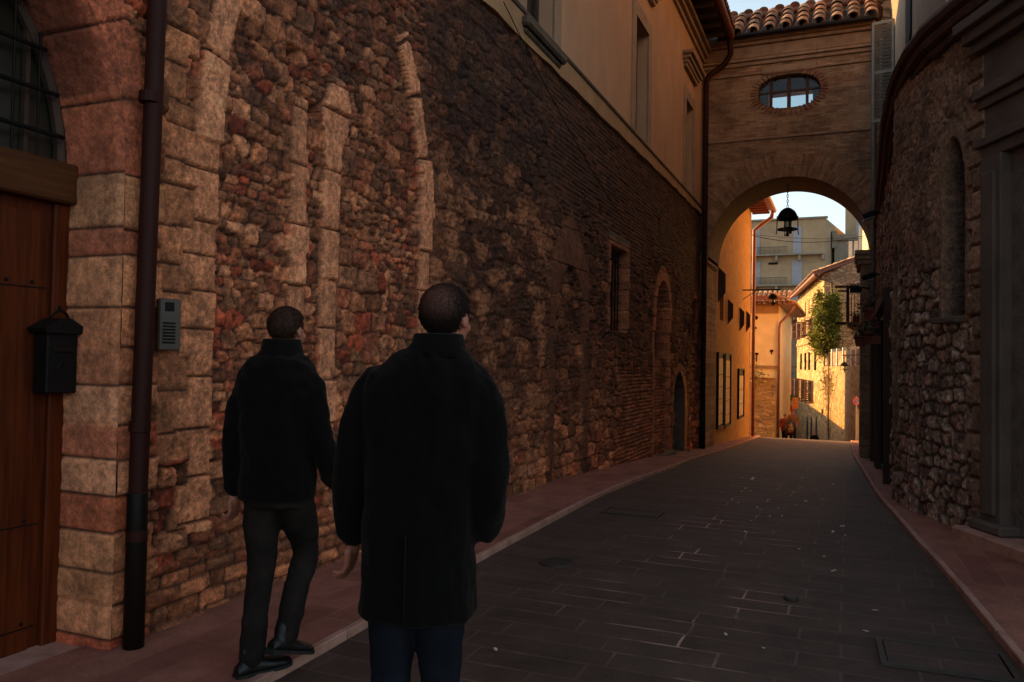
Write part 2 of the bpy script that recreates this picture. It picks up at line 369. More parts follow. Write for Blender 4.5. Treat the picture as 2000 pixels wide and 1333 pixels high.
def pavemat(name, c1, c2, joint, bw, rh, ms, vis, rot=0, gloss=.7, jn=1.2, worn=(.49, .62), band=(-50, 50), jb=.35):
    m, nt, b = newmat(name); v = coords(nt, rot=(0, 0, rot))
    dn = N(nt, 'ShaderNodeTexNoise'); dn.inputs['Scale'].default_value = 1.2; nt.links.new(v, dn.inputs['Vector'])
    dv = N(nt, 'ShaderNodeVectorMath', operation='MULTIPLY_ADD'); dv.inputs[1].default_value = (.05, .05, 0)
    nt.links.new(dn.outputs['Color'], dv.inputs[0]); nt.links.new(v, dv.inputs[2])
    br = N(nt, 'ShaderNodeTexBrick'); nt.links.new(dv.outputs[0], br.inputs['Vector'])
    for k, x in (('Scale', 1), ('Brick Width', bw), ('Row Height', rh), ('Mortar Size', ms), ('Mortar Smooth', .2), ('Bias', 0)): br.inputs[k].default_value = x
    br.inputs['Color1'].default_value = (0, 0, 0, 1); br.inputs['Color2'].default_value = (1, 1, 1, 1); br.inputs['Mortar'].default_value = (.5, .5, .5, 1)
    br.offset = .37; br.squash = 1.35; br.squash_frequency = 3
    c = ramp(nt, br.outputs['Color'], [c1, c2])
    g = ramp(nt, noise(nt, v, 2.3, 9, .7), [(.6,)*3, (1.3,)*3], [.3, .7]); c = mix(nt, c, g, 1., 'MULTIPLY')
    g = ramp(nt, noise(nt, v, 130, 3, .7), [(.6,)*3, (1.3,)*3], [.35, .65]); c = mix(nt, c, g, 1., 'MULTIPLY')
    f = ramp(nt, noise(nt, v, jn, 5, .6), [(0,)*3, (vis,)*3], list(worn)); xs_ = N(nt, 'ShaderNodeSeparateXYZ'); nt.links.new(v, xs_.inputs[0]); mr = N(nt, 'ShaderNodeMapRange'); mr.inputs['From Min'].default_value = band[0]; mr.inputs['From Max'].default_value = band[0]+.7; nt.links.new(xs_.outputs[0], mr.inputs[0])
    mr2 = N(nt, 'ShaderNodeMapRange'); mr2.inputs['From Min'].default_value = band[1]; mr2.inputs['From Max'].default_value = band[1]-.7; nt.links.new(xs_.outputs[0], mr2.inputs[0])
    f = mix(nt, f, mr.outputs[0], 1., 'MULTIPLY'); f = mix(nt, f, mr2.outputs[0], 1., 'MULTIPLY')
    fm = mix(nt, br.outputs['Fac'], f, 1., 'MULTIPLY')
    fj = mix(nt, fm, br.outputs['Fac'], .10)
    c = mix(nt, c, joint, fj)
    nt.links.new(c, b.inputs['Base Color']); b.inputs['Roughness'].default_value = gloss; b.inputs['Specular IOR Level'].default_value = .3
    iv = N(nt, 'ShaderNodeMath', operation='SUBTRACT'); iv.inputs[0].default_value = 1; nt.links.new(br.outputs['Fac'], iv.inputs[1])
    n1 = bump(nt, b, iv.outputs[0], jb, .006); n2 = bump(nt, b, noise(nt, v, 60, 5, .7), .35, .006, n1); bump(nt, b, noise(nt, v, 5, 3), .3, .02, n2)
    return m
M['road'] = pavemat('dark paving slabs', (.066, .037, .028), (.084, .049, .039), (.46, .27, .20), .62, .23, .009, 1.0, band=(-2.0, -.1), jb=.08)
M['walk'] = pavemat('pink stone paving', (.25, .085, .06), (.35, .135, .095), (.36, .18, .135), .5, .22, .008, .4, R_(90), .75, 2)
M['kerb'] = simple('kerb stone', (.50, .26, .20), (.30, .14, .10), 6, .8, .4, 60)
M['ground'] = simple('earth', (.10, .075, .055), None, .5, .95, .2, 5)

# ------------------------------------------------------------------ ground, road, pavements
def ribbon(name, ys, fl, fr, dz, mat, nx=10, wob=.0, label=None):
    P = np.zeros((nx+1, len(ys), 3))
    for j, y in enumerate(ys):
        a, b = fl(y), fr(y)
        for i in range(nx+1):
            x = a+(b-a)*i/nx
            P[i, j] = (x, y, gz(y)+dz+wob*(mnoise.noise(Vector((x*.9, y*.6, 3)))))
    o = grid_mesh(name, P, mat=mat); o['kind'] = 'structure'; return o
LC = [(-6, -2.5), (0, -2.55), (3.4, -2.6), (5, -2.67), (7, -2.71), (10, -2.72), (13.5, -2.74), (17, -2.85), (21, -2.95), (25, -3.02), (30, -3.2), (35, -3.35), (40, -3.7), (60, -6)]
RC = [(-6, 1.2), (3, 1.02), (5.4, .84), (6, .79), (7, .72), (8.35, .57), (11, .38), (14.5, .29), (19, .22), (23, .16), (30, .14), (36, .16), (60, .2)]
def itp(L): return lambda y: float(np.interp(y, [a for a, b in L], [b for a, b in L]))
lc, rc = itp(LC), itp(RC)
RW = [(-6, 2.2), (5.0, 2.2), (7.2, 1.76), (8.47, 1.19), (9.17, .93), (9.72, .755), (10.57, .58), (11.25, .53), (11.3, .66), (60, .66)]
rw = itp(RW)
ys = list(np.arange(-6, 60, .25))
ribbon('road', ys, lc, rc, 0, M['road'], 16, .012)
ribbon('pavement', ys, lambda y: -3.75 if y < 36 else -14, lambda y: lc(y)-.05, .045, M['walk'], 4, .006)
ribbon('pavement', ys, lambda y: rc(y)+.05, lambda y: rw(y)+.3, .045, M['walk'], 4, .006)
def kerb(name, f, s):
    bm = bmesh.new()
    y = -6.0; rnd = random.Random(3)
    while y < 50:
        L = .55+.5*rnd.random(); y2 = min(y+L-.008, 50)
        for q0 in (y,):
            a0, a1 = f(y), f(y2); z0, z1 = gz(y), gz(y2); h = .05+.004*rnd.random()
            xs0 = (a0, a0+s*.05); xs1 = (a1, a1+s*.05)
            v = [bm.verts.new(p) for p in ((xs0[0], y, z0-.1), (xs0[1], y, z0-.1), (xs1[1], y2, z1-.1), (xs1[0], y2, z1-.1), (xs0[0], y, z0+h), (xs0[1], y, z0+h), (xs1[1], y2, z1+h), (xs1[0], y2, z1+h))]
            for q in ((4, 5, 6, 7), (0, 4, 7, 3), (1, 2, 6, 5), (0, 1, 5, 4), (3, 7, 6, 2), (0, 3, 2, 1)): bm.faces.new([v[k] for k in q])
        y += L
    bmesh.ops.recalc_face_normals(bm, faces=bm.faces)
    bmesh.ops.bevel(bm, geom=[e for e in bm.edges if e.verts[0].co.z > gz(e.verts[0].co.y)+.03 and e.verts[1].co.z > gz(e.verts[1].co.y)+.03], offset=.006, segments=1, affect='EDGES')
    o = bmobj(name, bm, M['kerb']); o['kind'] = 'structure'
kerb('kerb', lc, -1); kerb('kerb', rc, 1)
gy = np.array([-400, -60, -20, -6, 0, 9, 12, 16, 20, 24, 28, 32, 36, 40, 46, 52, 60, 70, 80, 100, 130, 400, 1500.])
gx = np.array([-1500, -300, -80, -30, -10, -4, 0, 4, 10, 30, 80, 300, 1500.])
P = np.zeros((len(gx), len(gy), 3))
for i, x in enumerate(gx):
    for j, y in enumerate(gy): P[i, j] = (x, y, gz(y)-.13 if y < 400 else -20-(y-400)*.02)
o = grid_mesh('ground', P, mat=M['ground']); o['kind'] = 'structure'

# ------------------------------------------------------------------ LEFT BUILDING: stone wall as a carved relief
TAN = (.50, .29, .165); CREAM = (.60, .385, .24); PINK = (.42, .195, .115); RED = (.40, .125, .068); BRN = (.27, .15, .082); GRY = (.30, .19, .115); DRK = (.17, .092, .052)
DC_Y, DC_Z, DC_R = 1.65, 2.58, 1.45            # entrance arch: centre, springing, radius (inner edge at y=3.10)
left = thing('stone_building', 'long stone building with plastered upper floor along the left side of the street', 'building', (-3.6, 0, 0))
def left_wall():
    # columns get denser close by
    yv = [0.0]
    while yv[-1] < 2.7: yv.append(yv[-1]+.05)
    while yv[-1] < 21.3: yv.append(yv[-1]+max(.008, yv[-1]*.0030))
    yv[-1] = 21.3; yv = np.array(yv)
    zv = np.arange(-.8, 5.62, .0135)
    y, z = np.meshgrid(yv, zv, indexing='ij')
    n1 = fbm(y/.05, z/.05, 1, 4); n2 = fbm(y/.016, z/.016, 2, 3); n3 = fbm(y/1.3, z/1.0, 4, 4); n4 = fbm(y/.35, z/.25, 6, 4)
    H = np.zeros_like(y); col = np.zeros(y.shape+(3,))
    def put(m, h, c):
        nonlocal H, col
        H = np.where(m, h, H); col = np.where(m[..., None], c, col)
    def layer(m, seed, rh, rv, ln, lv, warp, pal, wts, mort, hs=.03, mw=.014, rough=.02, tilt=.02, irr=.5, slope=0.0, tone=.25):
        d, a, b = courses(y, z+slope*y, seed, rh, rv, ln, lv, warp, irregular=irr)
        hh = _hash(a, b, seed+31)
        h = hs*ss(0, mw*1.8, d-.006)*(.45+.9*hh)+tilt*(hh-.5)+rough*1.6*n1*ss(0, .03, d)+rough*.6*n2
        c = pick(a, b, seed+77, pal, wts)*(1-tone+2*tone*_hash(a, b, seed+99))[..., None]
        c = c*(1+.9*n1)[..., None]*(1+1.0*n4)[..., None]
        mm = ss(.002, mw, d)[..., None]; c = np.array(mort)*(1+.8*n1)[..., None]*(1-mm)+c*mm
        put(m, h, c)
    def vlayer(m, seed, cx, cz, pal, wts, mort, hs=.03, mw=.013, rough=.02, tilt=.02, jit=.6, tone=.46):
        d, a, b = vor(y, z, seed, cx, cz, jit)
        hh = _hash(a, b, seed+31); d = d+.006*n2
        h = hs*ss(.0, mw*1.2, d-.002)*(.5+.8*hh)+tilt*(hh-.5)+rough*1.6*n1*ss(0, .03, d)+rough*.8*n2
        c = pick(a, b, seed+77, pal, wts)*(1-tone+2*tone*_hash(a, b, seed+99))[..., None]
        c = c*np.clip(1+1.5*n1+.9*n2, .3, 2)[..., None]*(1+.9*n4)[..., None]
        mm = ss(.001, mw*.8, d)[..., None]; c = np.array(mort)*(1+.8*n1)[..., None]*(1-mm)+c*mm
        put(m, h, c)
    al = np.ones_like(y, bool)
    # A: general rubble up to the first big arch and inside it
    PAL = ([tuple(.8*q for q in c_) for c_ in (TAN, PINK, RED, BRN, CREAM, GRY)], [4, 4, 1.7, 3.5, 3.2, 2.6], (.05, .028, .018))
    n5 = fbm(y/.55+4, z/.45, 19, 2)
    vlayer(al, 11, .165, .112, *PAL, .024, .009, .024, .016)
    vlayer(n5 > .10, 14, .24, .165, *PAL, .028, .010, .028, .016, .5)
    vlayer(n5 < -.10, 15, .12, .066, *PAL, .022, .008, .02, .014)
    vlayer((z < 1.1+.5*n3) & (y > 3.4), 16, .26, .12, *PAL, .040, .010, .03, .026, .4)
    # small stones low down near the pipe
    layer((z < .42+.1*n3) & (y < 5.5), 12, .085, .3, .19, .5, .02, [TAN, BRN, GRY, PINK], [3, 4, 3, 1], (.08, .046, .03), .026, .012, .025, .015, .1)
    # C: older, bigger, darker blocks right of the arch
    mC = y > 6.42+.10*np.sign(fbm(z/.3, z*0, 8, 1))
    vlayer(mC, 21, .38, .17, [BRN, GRY, DRK, TAN, (.22, .11, .065)], [5, 4, 3, .8, 3], (.17, .10, .06), .018, .012, .035, .014, .55, .35)
    vlayer(mC & (n5 > .08), 23, .22, .14, [BRN, GRY, DRK, TAN, (.22, .11, .065)], [5, 4, 3, 1.2, 3], (.12, .072, .043), .026, .012, .035, .02, .75, .35)
    # squarish rubble at the foot
    vlayer(mC & (z < .9+.35*n3*2), 22, .27, .18, [TAN, BRN, GRY, PINK], [3, 4, 3, 1], (.10, .058, .035), .04, .014, .03, .026)
    # brick patches high up and far along
    zb = 3.75+1.1*n3*2-.05*(y-10)
    mB = (y > 9.6+1.0*n3*3) & (z > zb)
    bp = ([(.34, .19, .11), (.27, .13, .075), (.22, .12, .07), (.38, .22, .13)], [3, 3, 3, 2])
    layer(mB, 31, .068, .12, .24, .15, .008, *bp, (.12, .072, .045), .014, .010, .014, .008, .0, slope=0)
    layer((y > 13.2+n3) & (y < 17.4) & (z < 1.55+.5*n3*2), 32, .07, .12, .24, .2, .01, *bp, (.11, .068, .04), .016, .010, .014, .01, .0)
    layer((y > 6.8) & (y < 9.0) & (z > 2.2) & (z < 2.2+.25*n3) , 33, .07, .12, .24, .2, .01, *bp, (.11, .068, .04), .016, .010, .014, .01, .0)
    # painted shade: the upper middle of the wall is darkened in colour, pale lime streaks low
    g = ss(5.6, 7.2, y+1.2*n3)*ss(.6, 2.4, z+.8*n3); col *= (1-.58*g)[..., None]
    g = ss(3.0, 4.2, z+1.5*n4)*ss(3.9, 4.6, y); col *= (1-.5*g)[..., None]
    lime_lit = ss(.04, .16, n4+.4*n1)*ss(6.2, 7, y)*(1-ss(3.2, 4.2, z+n3))*(1-ss(9.5, 11, y)); col = col*(1-.6*lime_lit[..., None])+np.array((.46, .31, .19))*.6*lime_lit[..., None]  # lime streaks, strengthened so their colour also carries pale lit highlights
    # dressed pieces ------------------------------------------------
    def dress(m, zb_, seed, base, proud=.035, jn=.007, vary=.22, ax=None):
        """blocks cut by horizontal joints at zb_ (or along ax)"""
        t = z if ax is None else ax
        b = np.array(zb_); k = np.clip(np.searchsorted(b, t+.02*n4)-1, 0, len(b)-2)
        d = np.minimum(t+.02*n4-b[k], b[k+1]-t-.02*n4)
        hh = _hash(k, k*0, seed)
        h = proud*(.5+.8*hh)*ss(0, .012, d)+.012*n1+.005*n2
        c = np.array(base)*(1-vary+2*vary*hh)[..., None]*np.clip(1+.9*n1+.6*n2+.7*n4, .3, 2)[..., None]
        c = np.where((d < jn)[..., None], np.array((.07, .04, .025)), c)
        put(m, h, c)
    rng = np.random.RandomState(5)
    def cuts(a, b, s):
        o = [a-1]; 
        while o[-1] < b+1: o.append(o[-1]+s*(.7+.6*rng.rand()))
        return o
    wav = .03*np.sign(fbm(z/.27, z*0, 14, 1))+.012*n4
    zigs = .03*np.sign(np.sin(z*12.5+2))+.004*n4
    # column of pale blocks of the first big arch (left jamb)
    dress((y > 3.55+zigs*1.4) & (y < 3.775) & (z > .55) & (z < 3.05), cuts(.5, 3.1, .27), 41, CREAM, .045)
    dress((y > 3.36) & (y < 3.56+zigs*1.4-.01) & (z > 1.0) & (z < 3.5), cuts(.5, 3.6, .2), 42, (.38, .235, .135), .03)
    # pointed arch ring
    yc = np.where(y < 5.04, 6.3, 3.78); rr = np.hypot(y-yc, z-2.9); ang = np.arctan2(z-2.9, np.abs(y-yc))
    ringw = .19+.012*np.sin(ang*7+1)+.005*n4
    ring = (z > 2.9) & (rr > 2.52) & (rr < 2.52+ringw) & (((y < 5.04) & (y > 3.3)) | ((y > 5.04) & (ang < .62+.04*n4)))
    dress(ring, [-.1, .21, .42, .60, .8, 1.0, 1.2, 1.4], 43, (.64, .44, .29), .055, .006, .12, ax=ang)
    # right jamb of the big arch
    dress((y > 6.30) & (y < 6.49+.15*zigs) & (z > 1.55) & (z <= 2.9), cuts(1.4, 3.1, .36), 44, (.58, .39, .255), .05, .007, .15)
    # two mullions of the old window
    tp = 3.46+.05*n4
    dress((y > 4.51+.006*n4) & (y < 4.68+.3*zigs) & (z > .65) & (z < tp), cuts(.5, 3.6, .34), 45, (.58, .39, .255), .05, .007, .15)
    wd = .10+.07*ss(3.1, 3.45, z)*(1-ss(3.45, 3.7, z)); cy = 4.98+.05*ss(3., 3.6, z)
    dress((np.abs(y-cy) < wd+.006*n4) & (z > .9) & (z < 3.68) , cuts(.5, 3.7, .36), 46, (.58, .39, .255), .05, .007, .15)
    # blocked lancet further on
    cyl = 10.62; hw = .62
    outer = (np.abs(y-cyl) < .86+.05*n4) & (z > -.1) & (z < 3.75-.9*np.abs(y-cyl)+.1*n4); 
    inner = (np.abs(y-cyl) < hw) & (z < 2.95-.5*np.maximum(0, (y-cyl))**2)
    mL = outer & ~((np.abs(y-cyl) < hw) & (z < 2.95-.55*((y-cyl)/hw)**2))
    dress(mL, cuts(-1, 4, .45), 47, (.13, .078, .046), .022, .006, .15)
    # door quoin blocks (front) – z joints shared with the reveal
    dress((y > 3.05) & (y < 3.34+zigs*.8) & (z < DC_Z), DJ, 48, TAN, .03, .008, .1)
    k = np.clip(np.searchsorted(np.array(DJ), z)-1, 0, len(DC)-1)
    m = (y > 3.05) & (y < 3.34+zigs*.8) & (z < DC_Z); dk = np.minimum(z-np.array(DJ)[k], np.array(DJ)[k+1]-z)
    cc = np.array(DC)[k]*(1+.5*n1+.5*n4)[..., None]; col = np.where((m & (dk > .008))[..., None], cc, col)
    # entrance arch voussoirs (front)
    ra = np.hypot(y-DC_Y, z-DC_Z); aa = np.arctan2(z-DC_Z, y-DC_Y)
    m = (z >= DC_Z) & (ra < DC_R+.235)
    dress(m, list(np.arange(0, 3.6, .262)), 49, (.48, .215, .135), .02, .004, .12, ax=aa)
    # far features: rectangular window frame, tall arch, low door
    def frame(y0, y1, z0, z1, t, arched, base, seed):
        cy = (y0+y1)/2; r = (y1-y0)/2
        if arched:
            zz = z1-r*arched; dd = np.where(z > zz, np.hypot((y-cy), (z-zz)/arched)-r, np.maximum(np.abs(y-cy)-r, z0-z))
        else: dd = np.maximum(np.abs(y-cy)-r, np.maximum(z-z1, z0-z))
        dress((dd < t) & (dd > -.02) & (z > z0-.02), cuts(-1, 5, .3), seed, base, .035, .006, .15); return dd
    d1 = frame(12.62, 13.65, 2.15, 3.55, .14, 0, (.24, .145, .085), 51)
    d2 = frame(16.0, 17.25, -.35, 3.35, .24, 1.3, (.34, .20, .12), 52)
    d3 = frame(17.75, 19.4, -1.2, 1.45, .18, 1.0, (.22, .135, .08), 53)
    # recesses
    H = np.where(d1 < 0, -.32, H); 
    H = np.where((d2 < 0) & (z > 1.75), -.30, H); H = np.where((d2 < 0) & (z <= 1.75), H*.6-.07, H)
    mlan = (np.abs(y-cyl) < hw) & (z < 2.95-.55*((y-cyl)/hw)**2) & (z > .0); H = np.where(mlan, H-.05, H)
    in_arch = (z > 2.9) & (rr < 2.52) & (y > 3.6) & (y < 6.5) | ((z <= 2.9) & (y > 3.79) & (y < 6.28)); H = np.where(in_arch, H-.03, H)
    d4 = frame(20.0, 20.75, 2.2, 3.3, .06, 1.0, (.24, .15, .09), 54); H = np.where(d4 < 0, H-.08, H)
    # putlog holes and eroded gaps
    for (py_, pz_, s_) in [(4.75, 3.42, .05), (4.5, 3.75, .05), (5.3, 3.9, .04), (8.2, 4.3, .05), (12.0, 4.0, .05), (16.2, 4.55, .09), (7.4, 3.0, .04), (9.2, 2.2, .05)]:
        m = (np.abs(y-py_) < s_*1.3) & (np.abs(z-pz_) < s_); H = np.where(m, H-.1, H); 
    H = H+.05*n3
    eo = np.where(z < DC_Z, np.abs(y-DC_Y)-DC_R, np.hypot(y-DC_Y, z-DC_Z)-DC_R); k_ = ss(.0, .03, eo); H = np.where(eo < .05, .026*(1-k_)+H*k_, H)
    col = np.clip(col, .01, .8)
    # snap the sheet onto the edge of the opening
    near = np.abs(eo) < .02
    sn = np.where(z < DC_Z, 1, 0); rad = np.hypot(y-DC_Y, z-DC_Z)+1e-9
    y2 = np.where(near & (z < DC_Z) & (y > DC_Y), DC_Y+DC_R, np.where(near & (z >= DC_Z), DC_Y+(y-DC_Y)/rad*DC_R, y)); z2 = np.where(near & (z >= DC_Z), DC_Z+(z-DC_Z)/rad*DC_R, z)
    P = np.stack([H, y2, z2], -1)
    # openings cut out of the sheet
    ym = (y[:-1, :-1]+y[1:, 1:])/2; zm = (z[:-1, :-1]+z[1:, 1:])/2
    op = ((ym < DC_Y+DC_R) & (ym > DC_Y-DC_R) & (zm < DC_Z)) | (np.hypot(ym-DC_Y, zm-DC_Z) < DC_R)
    op |= ((ym > 2) & (ym < 3.2) & ((y2[:-1, :-1]-y2[1:, :-1])**2 < 1e-12) & (zm < DC_Z)); op |= (d3[:-1, :-1] < 0)
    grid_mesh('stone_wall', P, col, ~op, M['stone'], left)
DJ = [-1.0, -.06, .09, .268, .447, .652, .847, 1.04, 1.22, 1.44, 1.64, 1.857, 2.14, 2.285, 2.58, 2.9]
DC = [BRN, RED, TAN, (.40, .24, .13), (.46, .28, .155), (.40, .16, .085), CREAM, PINK, CREAM, (.44, .24, .14), (.48, .275, .155), (.50, .31, .18), (.34, .155, .095), (.42, .28, .165), TAN]
left_wall()
def door_reveal():
    L1 = DC_Z+1.0; arc = math.pi*DC_R; tot = L1*2+arc
    s = np.arange(0, tot, .014); t = np.linspace(0, 1, 34)
    S, T = np.meshgrid(s, t, indexing='ij')
    X = .028-T*.43; y = np.zeros_like(S); z = np.zeros_like(S)
    a = S < L1; c = S > L1+arc; b = ~a & ~c; th = (S-L1)/DC_R
    y = np.where(a, DC_Y+DC_R, np.where(c, DC_Y-DC_R, DC_Y+DC_R*np.cos(th)))
    z = np.where(a, S-1.0, np.where(c, tot-S-1.0, DC_Z+DC_R*np.sin(th)))
    n1 = fbm(S/.06, T*.4/.06, 71, 4); n4 = fbm(S/.3, T, 72, 4)
    dj = np.array(DJ); k = np.clip(np.searchsorted(dj, z)-1, 0, len(DC)-1)
    dd = np.where(b, np.minimum(th % .262, .262-th % .262)*DC_R, np.minimum(z-dj[k], dj[k+1]-z))
    h = .016*ss(0, .014, dd)+.014*n1
    col = np.array(DC)[k]; col = np.where(b[..., None], np.array((.42, .18, .11)), col)*(1+.5*n1+.6*n4)[..., None]
    inner_dark = ss(0, .5, T+n4*.5); col = np.where((b & (th > .3))[..., None], col*(1-.5*inner_dark)[..., None], col)  # arch underside gets darker towards the door
    col = np.where((dd < .006)[..., None], np.array((.06, .035, .02)), col)
    # push inwards (towards the opening)
    iy = np.where(a, -1, np.where(c, 1, -np.cos(th))); iz = np.where(b, -np.sin(th), 0)
    e = .03-.03*ss(0, .1, T)
    h = h*ss(0, .12, T)
    P = np.stack([X, y+iy*h, z+iz*h], -1)
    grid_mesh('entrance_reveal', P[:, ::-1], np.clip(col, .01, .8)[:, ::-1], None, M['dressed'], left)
door_reveal()
# upper plaster storey
def arch_pts(cx, cz, r, n=24, a0=0, a1=math.pi): return [(cx+r*math.cos(a0+(a1-a0)*k/n), cz+r*math.sin(a0+(a1-a0)*k/n)) for k in range(n+1)]
WZ0, WZ1 = 5.80, 7.95
WINS = [(8.72, 9.72), (14.02, 15.02), (18.90, 19.80)]
bm = bmesh.new(); box(bm, -.45, .015, -8, 21.32, 5.60, 10.35)
ow = bmobj('plaster_wall', bm, M['plaster'], left)
cut = []
for a, b in WINS:
    bm = bmesh.new(); box(bm, -.30, .3, a, b, WZ0, WZ1); c = bmobj('c', bm, None); c.parent = left; cut.append(c)
bpy.context.view_layer.update(); boolean(ow, cut)
bm = bmesh.new()                                   # plain band below the windows, its edge wavers a little
n = 60; zb = [5.40+.012*(k*21.3/n-7)+.02*random.uniform(-1, 1) for k in range(n+1)]
for k in range(n):
    y0, y1 = 21.3*k/n, 21.3*(k+1)/n
    v = [bm.verts.new(p) for p in ((.055, y0, zb[k]), (.055, y1, zb[k+1]), (.055, y1, 5.73), (.055, y0, 5.73), (-.1, y0, zb[k]), (-.1, y1, zb[k+1]), (-.1, y1, 5.73), (-.1, y0, 5.73))]
    bm.faces.new(v[:4]); bm.faces.new((v[0], v[4], v[5], v[1]))
bmobj('plain_band', bm, M['band'], left)
bm = bmesh.new(); tube(bm, [(.05, y, 5.745) for y in np.arange(-8, 21.3, 1.2)]+[(.05, 21.3, 5.745)], .035, 8)
for y in (8.6,): pass
bmobj('string_course', bm, M['darkstone'], left)
for i, (a, b) in enumerate(WINS):
    bm = bmesh.new(); t = .24
    box(bm, .0, .05, a-t, a, WZ0, WZ1+.25, bev=.008); box(bm, .0, .05, b, b+t, WZ0, WZ1+.25, bev=.008); box(bm, .0, .048, a, b, WZ1, WZ1+.25)
    wn = bmobj('window', bm, M['plaster_trim'], left)
    bm = bmesh.new()
    for k, (pz, pr_) in enumerate([(8.62, .10), (8.70, .14), (8.78, .20), (8.87, .27)]): box(bm, .0, pr_, a-t-.05-.05*k, b+t+.05+.05*k, pz, pz+.09-.005, bev=.015)
    bmobj('hood', bm, M['plaster_trim'], wn)
    bm = bmesh.new(); box(bm, -.29, -.24, a, b, WZ0, WZ1)
    bmobj('glass', bm, M['fanglass'], wn)
    bm = bmesh.new()
    for q in (a, (a+b)/2-.03, b-.06): box(bm, -.238, -.19, q, q+.06, WZ0, WZ1)
    for q in (WZ0, WZ0+.7, WZ0+1.4, WZ1-.07): box(bm, -.236, -.195, a, b, q, q+.06)
    bmobj('sash', bm, M['woodd'], wn)
    bm = bmesh.new()
    if i == 0:
        box(bm, 0, .15, a-.18, b+.22, 5.56, 5.68, bev=.03); box(bm, 0, .09, a-.12, b+.16, 5.50, 5.558, bev=.02)
        bmobj('sill', bm, M['darkstone'], wn)
    else:
        box(bm, -.25, .07, a-.02, b+.02, WZ0-.06, WZ0+.02, bev=.01); bmobj('sill', bm, M['plaster_trim'], wn)
# cornice, eave, gutter, roof
bm = bmesh.new()
for z_, p_ in ((9.62, .08), (9.74, .16), (9.88, .24)): box(bm, 0.016, p_, -8, 21.3, z_, z_+.11, bev=.01)
bmobj('cornice', bm, M['plaster_trim'], left)
bm = bmesh.new(); prism(bm, [(.72, 10.06), (-4.5, 12.0), (-4.5, 12.15), (.80, 10.20)], 'y', -8, 20.95)
bmobj('eave_boards', bm, M['woodd'], left)
for y in np.arange(-7.8, 20.9, .6):
    bm = bmesh.new(); box(bm, -.1, .66, y, y+.09, 9.97, 10.05); bmobj('rafter', bm, M['woodd'], left)
bm = bmesh.new(); tube(bm, [(.80, -8, 10.12), (.80, 21.0, 10.12)], .085, 10); bmobj('gutter', bm, M['redpipe'], left)
def tile_roof(name, x0, x1, depth, rows, pitch, parent, rng, pal=((.36, .17, .09), (.28, .12, .065), (.42, .24, .14), (.24, .14, .09)), w=.2, down=-1, mat=None):
    """tiles along local x, going up towards local +y"""
    V = []; Fc = []; Cc = []
    L = depth/rows
    ncol = int((x1-x0)/w)
    def half(cx, y0, y1, z0, z1, r0, r1, up, c):
        n = 7; s = len(V)
        for (yy, zz, r) in ((y0, z0, r0), (y1, z1, r1)):
            for k in range(n+1):
                a = math.pi*k/n; V.append((cx+r*math.cos(a), yy, zz+up*r*math.sin(a)*.9)); Cc.append(c)
        for k in range(n): Fc.append((s+k, s+k+1, s+n+2+k, s+n+1+k))
        if up > 0:   # dark mouth thickness
            s2 = len(V)
            for k in range(n+1):
                a = math.pi*k/n; r = r0-.016; V.append((cx+r*math.cos(a), y0, z0+r*math.sin(a)*.9)); Cc.append(tuple(q*.8 for q in c))
            for k in range(n): Fc.append((s+k+1, s+k, s2+k, s2+k+1))
            s3 = len(V)
            for k in range(n+1):
                a = math.pi*k/n; r = r0-.016; V.append((cx+r*math.cos(a), y0+.12, z0+.12*pitch+r*math.sin(a)*.9)); Cc.append(tuple(q*.8 for q in c))
            for k in range(n): Fc.append((s2+k+1, s2+k, s3+k, s3+k+1))
    for i in range(ncol+1):
        cx = x0+i*w
        for j in range(rows):
            jx, jz = rng.uniform(-.012, .012), rng.uniform(-.008, .012)
            c = pal[rng.randrange(len(pal))]; f = rng.uniform(.7, 1.2); c = tuple(q*f for q in c)
            y0 = j*L-.05; y1 = y0+L+.06
            half(cx+jx, y0, y1, .05+y0*pitch+.03+jz, .05+y1*pitch-.005+jz, w*.40, w*.33, 1, c)
            c2 = pal[rng.randrange(len(pal))]; f = rng.uniform(.6, 1.0); c2 = tuple(q*f for q in c2)
            if i < ncol: half(cx+w/2, y0, y1, .07+y0*pitch+.012, .07+y1*pitch, w*.40, w*.36, -1, c2)
    me = bpy.data.meshes.new(name); me.from_pydata(V, [], Fc)
    ca = me.color_attributes.new('Col', 'FLOAT_COLOR', 'POINT')
    for k, c in enumerate(Cc): ca.data[k].color = (*c, 1)
    me.shade_smooth(); o = bpy.data.objects.new(name, me); C.objects.link(o); me.materials.append(mat or M['tile']); o.parent = parent
    return o
rr_ = random.Random(5)
ro = tile_roof('roof', -8, 20.8, 3.0, 8, .36, left, rr_); ro.rotation_euler = (0, 0, R_(90)); ro.location = (.86, 0, 10.2)
bm = bmesh.new(); box(bm, -9.5, -.46, -8, 21.3, -.7, 11.0); bmobj('rear_block', bm, M['greyhouse'], left)
